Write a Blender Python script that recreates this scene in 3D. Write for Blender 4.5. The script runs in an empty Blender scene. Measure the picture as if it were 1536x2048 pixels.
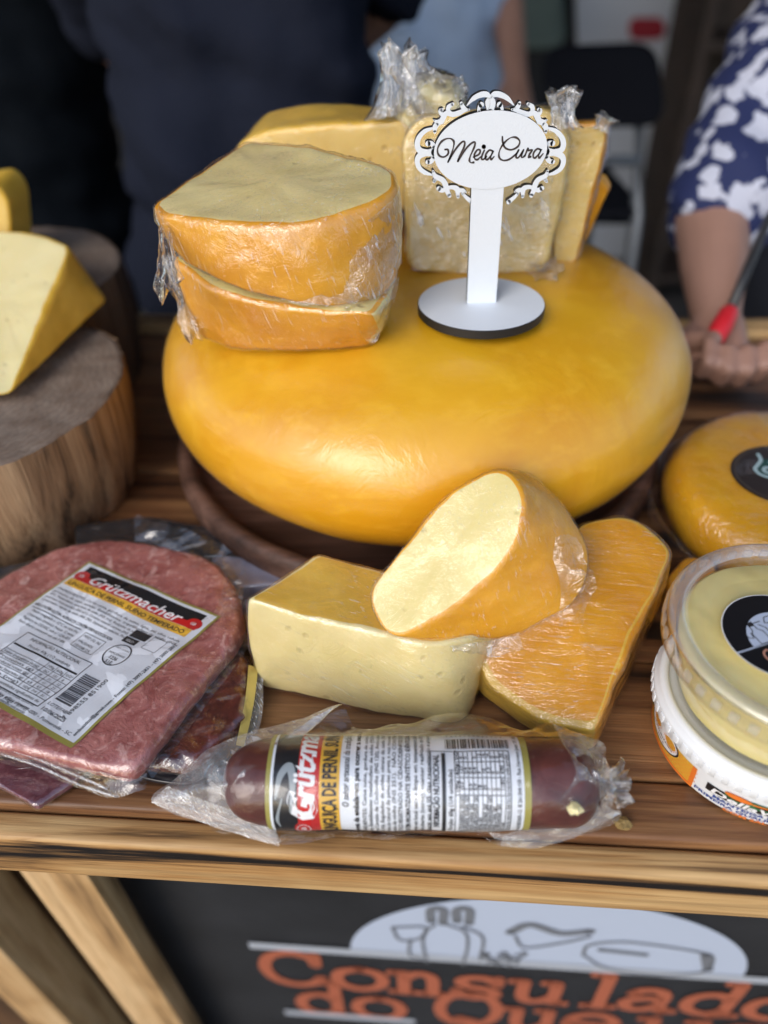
import bpy, bmesh, math, random
import numpy as np
from mathutils import Vector, Matrix, noise
random.seed(7)
R = math.radians
# ------------------------------------------------------------------ camera
F, H, PITCH, ROLL = 1479.0, 0.36, 40.0, 2.0
_p, _r = R(PITCH), R(ROLL)
FW = np.array([0, math.cos(_p), -math.sin(_p)]); UP0 = np.array([0, math.sin(_p), math.cos(_p)]); RT0 = np.array([1., 0, 0])
RT = math.cos(_r)*RT0 - math.sin(_r)*UP0; UP = math.cos(_r)*UP0 + math.sin(_r)*RT0
CAM = np.array([0, 0, H])
scene = bpy.context.scene
cam = bpy.data.cameras.new('camera'); camo = bpy.data.objects.new('camera', cam)
scene.collection.objects.link(camo); scene.camera = camo
camo.matrix_world = Matrix(((RT[0], UP[0], -FW[0], 0), (RT[1], UP[1], -FW[1], 0), (RT[2], UP[2], -FW[2], H), (0, 0, 0, 1)))
cam.sensor_fit = 'VERTICAL'; cam.sensor_height = 36; cam.lens = 36*F/2048
cam.clip_start = .01; cam.clip_end = 100
cam.dof.use_dof = True; cam.dof.focus_distance = .398
cam.dof.aperture_fstop = cam.lens/1000/.0090
# ------------------------------------------------------------------ light
SUN = Vector((-.50, -.80, .66)).normalized()
world = bpy.data.worlds.new('World'); scene.world = world; world.use_nodes = True
nt = world.node_tree; bg = nt.nodes['Background']; sky = nt.nodes.new('ShaderNodeTexSky')
sky.sky_type = 'NISHITA'; sky.sun_disc = False; sky.sun_elevation = math.asin(SUN.z); sky.sun_rotation = math.atan2(SUN.x, SUN.y)
sky.dust_density = 1.5; sky.air_density = 1.0; sky.ozone_density = 1.0
nt.links.new(sky.outputs[0], bg.inputs[0]); bg.inputs[1].default_value = .15
sl = bpy.data.lights.new('sun', 'SUN'); sl.energy = .95; sl.angle = R(34); sl.color = (1, .975, .94)
so = bpy.data.objects.new('sun', sl); scene.collection.objects.link(so); so.rotation_euler = SUN.to_track_quat('Z', 'Y').to_euler()
scene.view_settings.view_transform = 'Standard'; scene.view_settings.look = 'None'
scene.view_settings.gamma = 1; scene.view_settings.use_curve_mapping = False
scene.view_settings.exposure = 0.47
scene.render.engine = 'CYCLES'
scene.cycles.use_denoising = True
scene.cycles.use_adaptive_sampling = True; scene.cycles.adaptive_threshold = .02; scene.cycles.max_bounces = 8; scene.cycles.transparent_max_bounces = 24
scene.cycles.sample_clamp_indirect = 4; scene.cycles.caustics_reflective = False; scene.cycles.caustics_refractive = False
COL = scene.collection
# ------------------------------------------------------------------ pixel -> place helpers
def ray(x, y): return FW + RT*((x-768)/F) - UP*((y-1024)/F)
def az(x, y, z):
    d = ray(x, y); return CAM + d*((z-H)/d[2])
def ay(x, y, Y):
    d = ray(x, y); return CAM + d*(Y/d[1])
def ad(x, y, t): return CAM + ray(x, y)*t
def ap(x, y, p0, n):
    d = ray(x, y); n = np.array(n, float); return CAM + d*(((np.array(p0)-CAM)@n)/(d@n))
def fbm(p, s, o=3): return noise.fractal(Vector((p[0]*s, p[1]*s, p[2]*s)), 1.0, 2.0, o)
# ------------------------------------------------------------------ object helpers
def tag(o, label=None, cat=None, group=None, kind=None):
    for k, v in (('label', label), ('category', cat), ('group', group), ('kind', kind)):
        if v: o[k] = v
    return o
def empty(name, loc, label, cat, group=None):
    o = bpy.data.objects.new(name, None); COL.objects.link(o); o.location = Vector([float(c) for c in loc]); o.empty_display_size = .02
    return tag(o, label, cat, group)
def mesh(name, vs, fs, mats, parent=None, fm=None, smooth=True, mw=None):
    me = bpy.data.meshes.new(name)
    me.from_pydata([tuple(map(float, v)) for v in vs], [], [tuple(map(int, f)) for f in fs])
    if not isinstance(mats, (list, tuple)): mats = [mats]
    for m in mats: me.materials.append(m)
    if fm is not None: me.polygons.foreach_set('material_index', [int(i) for i in fm])
    if smooth: me.polygons.foreach_set('use_smooth', [True]*len(me.polygons))
    me.update()
    return link(name, me, parent, mw)
def link(name, me, parent=None, mw=None):
    o = bpy.data.objects.new(name, me); COL.objects.link(o)
    if mw is not None: o.matrix_world = mw
    if parent is not None:
        o.parent = parent
        Mp = world_of(parent)  # children are modelled in world space
        o.matrix_parent_inverse = Mp.inverted()
    return o
def world_of(o):
    M = o.matrix_basis.copy()
    while o.parent is not None:
        M = o.matrix_parent_inverse @ M; o = o.parent; M = o.matrix_basis @ M
    return M
def recalc(o):
    bm = bmesh.new(); bm.from_mesh(o.data); bmesh.ops.recalc_face_normals(bm, faces=bm.faces); bm.to_mesh(o.data); bm.free(); return o
def sharp(o, a=35):
    me = o.data
    me.set_sharp_from_angle(angle=R(a)); return o
def fillet(pts, n=120):
    """closed outline of (xyz, radius) -> n points evenly spaced with rounded corners"""
    P = [np.array(p, float) for p, _ in pts]; out = []
    m = len(P)
    for i in range(m):
        a, b, c = P[i-1], P[i], P[(i+1) % m]; r = pts[i][1]
        la, lc = np.linalg.norm(a-b), np.linalg.norm(c-b)
        d = min(r, la*.49, lc*.49)
        if d < 1e-5: out.append(b); continue
        q0 = b+(a-b)/la*d; q1 = b+(c-b)/lc*d
        for k in range(9):
            t = k/8; out.append((1-t)**2*q0+2*t*(1-t)*b+t*t*q1)
    return resample(out, n, True)
def resample(pts, n, closed=False):
    P = np.array(pts, float)
    if closed: P = np.vstack([P, P[:1]])
    s = np.concatenate([[0], np.cumsum(np.linalg.norm(np.diff(P, axis=0), axis=1))])
    t = np.linspace(0, s[-1], n+1)[:-1] if closed else np.linspace(0, s[-1], n)
    return np.stack([np.interp(t, s, P[:, k]) for k in range(3)], 1)
def crom(pts, n=None, k=8):
    P = [np.array(p, float) for p in pts]; P = [2*P[0]-P[1]]+P+[2*P[-1]-P[-2]]; out = []
    for i in range(1, len(P)-2):
        for j in range(k):
            t = j/k; a, b, c, d = P[i-1:i+3]
            out.append(.5*((2*b)+(c-a)*t+(2*a-5*b+4*c-d)*t*t+(3*b-a-3*c+d)*t**3))
    out.append(P[-2]); return np.array(out)
def block(A, B, r=.004, nm=12, bulge=0., rough=.0004, rs=60, cap=None, mid=None):
    """solid between two matching outlines, edges rounded by r. returns verts, faces, face kind (0 cap A, 1 side, 2 cap B)"""
    A = np.array(A); B = np.array(B); n = len(A); cA, cB = A.mean(0), B.mean(0)
    L = np.linalg.norm(cB-cA)
    rows = []
    def ringat(s, inset):
        p = A+(B-A)*s; c = cA+(cB-cA)*s
        if bulge: d = p-c; p = p+d/np.linalg.norm(d, axis=1)[:, None]*bulge*math.sin(math.pi*s)**.7
        if mid: p = mid(p, s)
        if inset:
            d = c-p; l = np.linalg.norm(d, axis=1)[:, None]; p = p+d/l*np.minimum(inset, l*.9)
        return p
    fr = [.12, .3, .48, .64, .78, .9]
    for f in fr: rows.append((cA+(ringat(0, r)-cA)*f, 0))
    for k in range(5):
        th = math.pi/2*k/4; rows.append((ringat(min(.45, r*(1-math.cos(th))/L) if k else 0, r*(1-math.sin(th))), 1 if k else 0))
    s0 = min(.45, r/L)
    for k in range(1, nm): rows.append((ringat(s0+(1-2*s0)*k/nm, 0), 1))
    for k in range(4, -1, -1):
        th = math.pi/2*k/4; rows.append((ringat(1-min(.45, r*(1-math.cos(th))/L) if k else 1, r*(1-math.sin(th))), 1))
    for f in fr[::-1]: rows.append((cB+(ringat(1, r)-cB)*f, 2))
    V = [cA]; 
    for p, _ in rows: V.extend(p)
    V.append(cB); V = np.array(V)
    fs, fk = [], []
    for j in range(n): fs.append((0, 1+(j+1) % n, 1+j)); fk.append(0)
    for i in range(len(rows)-1):
        a, b = 1+i*n, 1+(i+1)*n
        k0, k1 = rows[i][1], rows[i+1][1]
        kk = 0 if k0 == 0 and k1 == 0 else (2 if k1 == 2 else 1)
        for j in range(n):
            j2 = (j+1) % n; fs.append((a+j, a+j2, b+j2, b+j)); fk.append(kk)
    e = 1+(len(rows)-1)*n
    for j in range(n): fs.append((e+j, e+(j+1) % n, len(V)-1)); fk.append(2)
    if rough:
        for i, v in enumerate(V):
            V[i] = v+np.array([fbm(v, rs), fbm(v+3.1, rs), fbm(v+7.7, rs)])*rough
    return V, fs, fk
def film_over(name, src, off, amp, scale, mat, parent):
    """plastic skin a little outside a solid, with folds"""
    me = src.data.copy(); me.name = name
    me.materials.clear(); me.materials.append(mat)
    nr = [v.normal.copy() for v in src.data.vertices]
    for v, nn in zip(me.vertices, nr):
        c = v.co
        k = noise.fractal(Vector((c.x*scale, c.y*scale*.35+c.z*scale*.3, c.z*scale)), 1., 2., 3)
        v.co = c+nn*(off+amp*abs(k))
    me.polygons.foreach_set('material_index', [0]*len(me.polygons)); me.update()
    return link(name, me, parent)
def grid_faces(nu, nv, closed=False):
    fs = []
    for i in range(nv-1):
        for j in range(nu if closed else nu-1):
            j2 = (j+1) % nu; fs.append((i*nu+j, i*nu+j2, (i+1)*nu+j2, (i+1)*nu+j))
    return fs
def strip(name, lo, hi, mat, parent, nu=70, nv=14, amp=.002, sc=45, bow=0.):
    a, b = resample(crom(lo), nu), resample(crom(hi), nu); V = []
    for i in range(nv):
        t = i/(nv-1); row = a*(1-t)+b*t
        for p in row:
            w = math.sin(math.pi*min(1, t*1.2+.05)); q = p+np.array([0, 0, bow*w])
            V.append(q+amp*min(1, t*3)*np.array([.5*fbm(p+1, sc), .5*fbm(p+5, sc), fbm(p, sc)]))
    return mesh(name, V, grid_faces(nu, nv), mat, parent)
def lathe(prof, c, n=96, axis=None, noiseamp=0, ns=20):
    c = np.array(c, float); V = []
    ax = np.array(axis if axis is not None else [0, 0, 1.]); ax = ax/np.linalg.norm(ax)
    ux = np.cross([0, 1., 0], ax); ux /= np.linalg.norm(ux); uy = np.cross(ax, ux)
    for r, z in prof:
        for j in range(n):
            a = 2*math.pi*j/n; V.append(c+ux*r*math.cos(a)+uy*r*math.sin(a)+ax*z)
    if noiseamp: V = [v+noiseamp*np.array([fbm(v, ns), fbm(v+4, ns), fbm(v+9, ns)]) for v in V]
    return V, grid_faces(n, len(prof), True)
def boxv(x0, x1, y0, y1, z0, z1):
    return [(x0,y0,z0),(x1,y0,z0),(x1,y1,z0),(x0,y1,z0),(x0,y0,z1),(x1,y0,z1),(x1,y1,z1),(x0,y1,z1)], [(0,3,2,1),(4,5,6,7),(0,1,5,4),(1,2,6,5),(2,3,7,6),(3,0,4,7)]
def bevel(o, w=.003, seg=2):
    bm = bmesh.new(); bm.from_mesh(o.data)
    bmesh.ops.bevel(bm, geom=list(bm.edges), offset=w, segments=seg, affect='EDGES', profile=.6); bm.to_mesh(o.data); bm.free()
    o.data.polygons.foreach_set('use_smooth', [True]*len(o.data.polygons)); o.data.set_sharp_from_angle(angle=R(40)); return o
def box(name, dims, mw, mat, parent=None, bev=.003, seg=2):
    v, f = boxv(*dims); o = mesh(name, v, f, mat, parent, smooth=False, mw=mw)
    if parent is not None: o.matrix_basis = mw
    return bevel(o, bev, seg) if bev else o
def tube(pts, rad, n=10):
    P = np.array(pts, float); m = len(P); V = []
    rad = [rad]*m if np.isscalar(rad) else rad
    for i in range(m):
        t = P[min(i+1, m-1)]-P[max(i-1, 0)]; t /= np.linalg.norm(t)
        u = np.cross(t, [0, 0, 1.] if abs(t[2]) < .9 else [1., 0, 0]); u /= np.linalg.norm(u); w = np.cross(t, u)
        for j in range(n):
            a = 2*math.pi*j/n; V.append(P[i]+rad[i]*(u*math.cos(a)+w*math.sin(a)))
    fs = grid_faces(n, m, True); fs.append(tuple(range(n))[::-1]); fs.append(tuple((m-1)*n+j for j in range(n)))
    return V, fs
# ------------------------------------------------------------------ materials
def lin(r, g, b): return tuple(((c/255+.055)/1.055)**2.4 if c/255 > .04045 else c/255/12.92 for c in (r, g, b))
class NT:
    def __init__(s, name):
        s.m = bpy.data.materials.new(name); s.m.use_nodes = True; s.t = s.m.node_tree; s.t.nodes.clear()
        s.out = s.n('ShaderNodeOutputMaterial')
    def n(s, ty, **kw):
        nd = s.t.nodes.new(ty)
        for k, v in kw.items():
            if k.startswith('i_'):
                key = k[2:].replace('_', ' '); key = int(key) if key.isdigit() else key
                nd.inputs[key].default_value = v
            else: setattr(nd, k, v)
        return nd
    def l(s, a, b): s.t.links.new(a, b)
    def coord(s, scale=(1, 1, 1), rot=(0, 0, 0), kind='Object', loc=(0, 0, 0)):
        tc = s.n('ShaderNodeTexCoord'); mp = s.n('ShaderNodeMapping'); s.l(tc.outputs[kind], mp.inputs[0])
        mp.inputs['Scale'].default_value = scale; mp.inputs['Rotation'].default_value = rot; mp.inputs['Location'].default_value = loc
        return mp.outputs[0]
    def noise(s, co, scale, detail=4, rough=.55, dist=0):
        nd = s.n('ShaderNodeTexNoise'); nd.inputs['Scale'].default_value = scale; nd.inputs['Detail'].default_value = detail
        nd.inputs['Roughness'].default_value = rough; nd.inputs['Distortion'].default_value = dist; s.l(co, nd.inputs['Vector']); return nd.outputs[0]
    def ramp(s, v, stops, interp='LINEAR'):
        r = s.n('ShaderNodeValToRGB'); r.color_ramp.interpolation = interp; e = r.color_ramp.elements
        while len(e) < len(stops): e.new(.5)
        for el, (p, c) in zip(e, stops): el.position = p; el.color = (c, c, c, 1) if np.isscalar(c) else (*c, 1)
        s.l(v, r.inputs[0]); return r.outputs[0]
    def math(s, op, a, b=None, clamp=False):
        m = s.n('ShaderNodeMath', operation=op, use_clamp=clamp)
        for i, v in enumerate((a, b)):
            if v is None: continue
            if np.isscalar(v): m.inputs[i].default_value = v
            else: s.l(v, m.inputs[i])
        return m.outputs[0]
    def mix(s, f, a, b):
        m = s.n('ShaderNodeMix', data_type='RGBA')
        for k, v in ((0, f), (6, a), (7, b)):
            if np.isscalar(v): m.inputs[k].default_value = v
            elif isinstance(v, tuple): m.inputs[k].default_value = (*v, 1)
            else: s.l(v, m.inputs[k])
        return m.outputs[2]
    def bump(s, h, dist, strength=1., normal=None):
        b = s.n('ShaderNodeBump'); b.inputs['Distance'].default_value = dist; b.inputs['Strength'].default_value = strength; s.l(h, b.inputs['Height'])
        if normal is not None: s.l(normal, b.inputs['Normal'])
        return b.outputs[0]
    def pbr(s, col, rough=.5, normal=None, sss=0, spec=.5, metal=0, coat=0, sssr=(.01, .006, .002), trans=0):
        b = s.n('ShaderNodeBsdfPrincipled')
        for k, v in (('Base Color', col), ('Roughness', rough), ('Subsurface Weight', sss), ('Specular IOR Level', spec), ('Metallic', metal), ('Coat Weight', coat)):
            if isinstance(v, tuple): b.inputs[k].default_value = (*v, 1)
            elif np.isscalar(v): b.inputs[k].default_value = v
            else: s.l(v, b.inputs[k])
        b.inputs['Subsurface Radius'].default_value = sssr; b.inputs['Subsurface Scale'].default_value = 1.
        if normal is not None: s.l(normal, b.inputs['Normal'])
        s.l(b.outputs[0], s.out.inputs[0]); return s.m
def plain(name, col, rough=.5, spec=.5, metal=0, bump=0, bs=300, vary=0):
    t = NT(name); nm = None; c = col
    co = t.coord()
    if bump: nm = t.bump(t.noise(co, bs, 4), bump)
    if vary: c = t.mix(t.ramp(t.noise(co, bs*.2, 5), [(.3, 0), (.7, 1)]), tuple(x*(1-vary) for x in col), tuple(min(1, x*(1+vary)) for x in col))
    return t.pbr(c, rough, nm, spec=spec, metal=metal)
def cheese_rind(name, c0, c1, rough=.38, sss=.15, bd=.0012, ns=16):
    t = NT(name); co = t.coord()
    a = t.noise(co, ns, 5, .6, .8); b = t.noise(t.coord((1, 1, 2.5)), 55, 4, .6)
    col = t.mix(t.ramp(a, [(.32, 0), (.68, 1)]), c0, c1)
    col = t.mix(t.math('MULTIPLY', t.ramp(b, [(.5, 0), (.75, 1)]), .35), col, tuple(min(1, x*1.25+.02) for x in c1))
    h = t.math('ADD', t.math('MULTIPLY', a, 1.), t.math('MULTIPLY', t.noise(co, 260, 3), .06))
    return t.pbr(col, t.ramp(b, [(.3, rough-.06), (.7, rough+.1)]), t.bump(h, bd), sss, .45)
def cheese_cut(name, c0, c1, holes=1., sss=.2, crack=0.):
    t = NT(name); co = t.coord()
    a = t.noise(co, 28, 5, .6, .3)
    v = t.n('ShaderNodeTexVoronoi', feature='F1'); v.inputs['Scale'].default_value = 95; v.inputs['Randomness'].default_value = 1
    d = t.n('ShaderNodeTexNoise'); d.inputs['Scale'].default_value = 60; t.l(co, d.inputs['Vector'])
    ad_ = t.n('ShaderNodeVectorMath', operation='MULTIPLY_ADD'); t.l(d.outputs['Color'], ad_.inputs[0]); ad_.inputs[1].default_value = (.006,)*3; t.l(co, ad_.inputs[2])
    t.l(ad_.outputs[0], v.inputs['Vector'])
    gate = t.ramp(t.noise(co, 40, 2), [(.47, 0), (.56, 1)])
    hole = t.math('MULTIPLY', t.ramp(v.outputs['Distance'], [(.10, 1), (.24, 0)]), gate)
    col = t.mix(t.ramp(a, [(.3, 0), (.7, 1)]), c0, c1)
    col = t.mix(t.math('MULTIPLY', hole, .55*holes), col, tuple(x*.62 for x in c0))
    h = t.math('SUBTRACT', t.math('MULTIPLY', t.noise(co, 120, 4, .6), .35), t.math('MULTIPLY', hole, holes))
    if crack:
        w = t.math('ABSOLUTE', t.math('SUBTRACT', t.noise(co, 62, 4, .6, 1.6), .5))
        cr = t.math('MULTIPLY', t.ramp(w, [(.0, 1), (.035, 0)]), t.ramp(t.noise(co, 33, 3), [(.38, 0), (.62, 1)]))
        h = t.math('SUBTRACT', h, t.math('MULTIPLY', cr, crack)); col = t.mix(t.math('MULTIPLY', cr, .35*crack), col, tuple(x*.6 for x in c0))
    return t.pbr(col, .5, t.bump(h, .0006), sss, .4)
def film_mat(name, along=(1, 0, 0), ka=25, kc=420, painted_glint=.10, bump=.0006, rough=.10, gain=1.0, crink=90, lines=1., tint=(.98, .98, .98), veil=.012):
    """clear plastic film: mostly see-through, mirrors the sky along its creases; stretch lines and painted white glints run in the direction along"""
    t = NT(name); rot = Vector(along).normalized().rotation_difference(Vector((1, 0, 0))).to_euler()
    tc = t.n('ShaderNodeTexCoord'); m0 = t.n('ShaderNodeMapping'); t.l(tc.outputs['Object'], m0.inputs[0]); m0.inputs['Rotation'].default_value = rot
    def sc(a, c):
        m = t.n('ShaderNodeMapping'); t.l(m0.outputs[0], m.inputs[0]); m.inputs['Scale'].default_value = (a, c, c); return m.outputs[0]
    s1 = t.noise(sc(ka, kc*.55), 1., 4, .6, .4); s3 = t.noise(sc(ka*1.4, kc*1.5), 1., 2, .5, .25); s2 = t.noise(t.coord((crink,)*3), 1., 4, .62, 1.2)
    ridge = t.math('ABSOLUTE', t.math('SUBTRACT', s2, .5))
    h = t.math('ADD', t.math('MULTIPLY', s1, lines), t.math('MULTIPLY', ridge, -2.0))
    nm = t.bump(h, bump)
    lw = t.n('ShaderNodeLayerWeight'); lw.inputs['Blend'].default_value = .5; t.l(t.bump(h, bump*.3), lw.inputs['Normal'])
    frn = t.math('ADD', t.math('MULTIPLY', t.math('POWER', lw.outputs['Facing'], 5.), .93), .065)
    g = t.n('ShaderNodeBsdfGlossy'); g.inputs['Roughness'].default_value = rough; t.l(nm, g.inputs['Normal']); g.inputs['Color'].default_value = (1, 1, 1, 1)
    tr = t.n('ShaderNodeBsdfTransparent'); tr.inputs['Color'].default_value = (*tint, 1)
    df = t.n('ShaderNodeBsdfDiffuse'); df.inputs['Color'].default_value = (.9, .9, .92, 1); t.l(nm, df.inputs['Normal'])
    pat = t.ramp(t.noise(t.coord((26,)*3), 1., 3, .6, .5), [(.40, 0), (.66, 1)])
    st = t.math('MULTIPLY', t.math('MULTIPLY', t.ramp(s3, [(.60, 0), (.67, 1)]), pat), painted_glint*6.0)  # white streaks in the diffuse colour stand in for highlights on the creases
    st = t.math('ADD', st, veil, True)
    m1 = t.n('ShaderNodeMixShader'); t.l(st, m1.inputs[0]); t.l(tr.outputs[0], m1.inputs[1]); t.l(df.outputs[0], m1.inputs[2])
    m2 = t.n('ShaderNodeMixShader'); t.l(t.math('MULTIPLY', frn, gain, True), m2.inputs[0]); t.l(m1.outputs[0], m2.inputs[1]); t.l(g.outputs[0], m2.inputs[2])
    t.l(m2.outputs[0], t.out.inputs[0]); return t.m
def wood(name, dark, mid, light, burn=.5, rough=.55, seed=0, grain=1.0, coat=0., black=(.012, .009, .008), gy=26, bw=0.):
    t = NT(name); oi = t.n('ShaderNodeObjectInfo'); tc = t.n('ShaderNodeTexCoord'); mp = t.n('ShaderNodeMapping')
    va = t.n('ShaderNodeVectorMath', operation='MULTIPLY_ADD'); cb = t.n('ShaderNodeCombineXYZ')
    for k in range(3): t.l(oi.outputs['Random'], cb.inputs[k])
    t.l(cb.outputs[0], va.inputs[0]); va.inputs[1].default_value = (3.1+seed, 5.7, 2.3); t.l(tc.outputs['Object'], va.inputs[2])
    t.l(va.outputs[0], mp.inputs[0]); mp.inputs['Scale'].default_value = (1.6*grain, gy*grain, gy*grain)
    g = t.noise(mp.outputs[0], 1.2, 6, .62, .5)
    mp2 = t.n('ShaderNodeMapping'); t.l(va.outputs[0], mp2.inputs[0]); mp2.inputs['Scale'].default_value = (9*grain, 330*grain, 330*grain)
    f = t.noise(mp2.outputs[0], 1, 3, .6)
    big = t.noise(va.outputs[0], 9, 3, .5, .4)
    v = t.math('ADD', t.math('MULTIPLY', g, .8), t.math('MULTIPLY', big, .25))
    col = t.ramp(v, [(.38, dark), (.50, mid), (.60, light), (.70, mid)])
    col = t.mix(t.math('MULTIPLY', t.ramp(f, [(.45, 0), (.7, 1)]), .45), col, tuple(x*.45 for x in mid))
    bn = t.ramp(g, [(.34+bw, 1), (.43+bw, 0)]) if burn else None
    if burn: col = t.mix(t.math('MULTIPLY', bn, burn), col, black)
    h = t.math('ADD', t.math('MULTIPLY', f, .4), g)
    return t.pbr(col, t.ramp(f, [(.3, rough-.1), (.7, rough+.12)]), t.bump(h, .0012), spec=.4, coat=coat)
WHEEL = cheese_rind('wheel_rind', (.74, .325, .007), (.86, .455, .016), .40, .05, ns=9)
RIND_O = cheese_rind('rind_orange', (.70, .285, .006), (.84, .40, .016), .4)
RIND_Y = cheese_rind('rind_yellow', (.74, .44, .045), (.82, .52, .08), .4)
CUT = cheese_cut('cheese_cut', (.80, .655, .25), (.86, .735, .33))
CUT_C = cheese_cut('cheese_cut_cracked', (.80, .64, .26), (.87, .73, .36), .7, crack=.16)
CUT_Y = cheese_cut('cheese_cut_yellow', (.78, .53, .15), (.84, .62, .21))
CUT_L = cheese_cut('cheese_cut_light', (.80, .68, .34), (.86, .755, .42), .6)
FILM = film_mat('cling_film', (.35, -.45, -.8), 16, 420, .034, .0007, .12, .65)
FILM_D = film_mat('cling_film_diagonal', (.85, -.35, -.45), 16, 420, .035, .0007, .08, 1.3)
FILM_U = film_mat('cling_film_upright', (.25, .1, -.95), 14, 420, .06, .00065, .06, 1.35)
FILM_H = film_mat('cling_film_heavy', (.9, -.25, .1), 22, 420, .05, .0011, .07, 1.3, 62)
FILM_TUFT = film_mat('cling_film_tuft', (.1, .1, 1), 40, 200, .10, .0014, .10, 2.2, 110, veil=.08)
POUCH = film_mat('clear_pouch', (1, .2, 0), 30, 120, .02, .0007, .05, 1.6, 55)
POUCH_SEAL = film_mat('pouch_seal', (.5, -1, 0), 60, 700, .22, .0008, .12, 2.2, 160, veil=.13)
PLASTIC = film_mat('clear_plastic', (1, 0, 0), 8, 8, 0., .0002, .06, 1.1, 30, veil=.018)
PLASTIC_F = film_mat('frosted_plastic', (1, 0, 0), 8, 8, 0., .0002, .14, 1.2, 30, veil=.13)
WHITE = plain('white_lacquer', (.74, .785, .84), .5, bump=.00015, bs=700)
BLACK = plain('black_edge', (.012, .012, .013), .5)
INK = plain('ink', (.02, .018, .02), .55)
INKBROWN = plain('engraved_brown', (.045, .03, .028), .6)
PAPER = plain('label_paper', (.80, .84, .90), .35)
OLIVE = plain('label_olive', (.36, .32, .07), .4)
RED = plain('label_red', (.55, .02, .02), .35)
YELLOW = plain('label_yellow', (.78, .45, .05), .35)
LBLACK = plain('label_black', (.010, .010, .012), .3)
LWHITE = plain('label_white', (.85, .85, .86), .4)
BLUEINK = plain('label_blue', (.04, .08, .30), .4)
ORANGE = plain('label_orange', (.80, .20, .03), .4)
GREEN = plain('label_green', (.04, .16, .06), .4)
COUNTER = wood('counter_wood', (.035, .015, .008), (.16, .070, .030), (.32, .16, .066), .9, .42, gy=30, bw=.03)
LIP = wood('counter_lip_wood', (.12, .05, .018), (.44, .235, .085), (.64, .42, .19), 1., .5, gy=36, bw=.045)
POST = wood('post_wood', (.16, .085, .035), (.50, .30, .13), (.68, .46, .24), .35, .6)
PANELW = wood('panel_wood', (.03, .015, .008), (.10, .05, .022), (.17, .085, .035), .3, .6)
TRAY = wood('dark_board', (.035, .016, .011), (.085, .042, .028), (.16, .085, .06), .3, .55)
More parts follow.
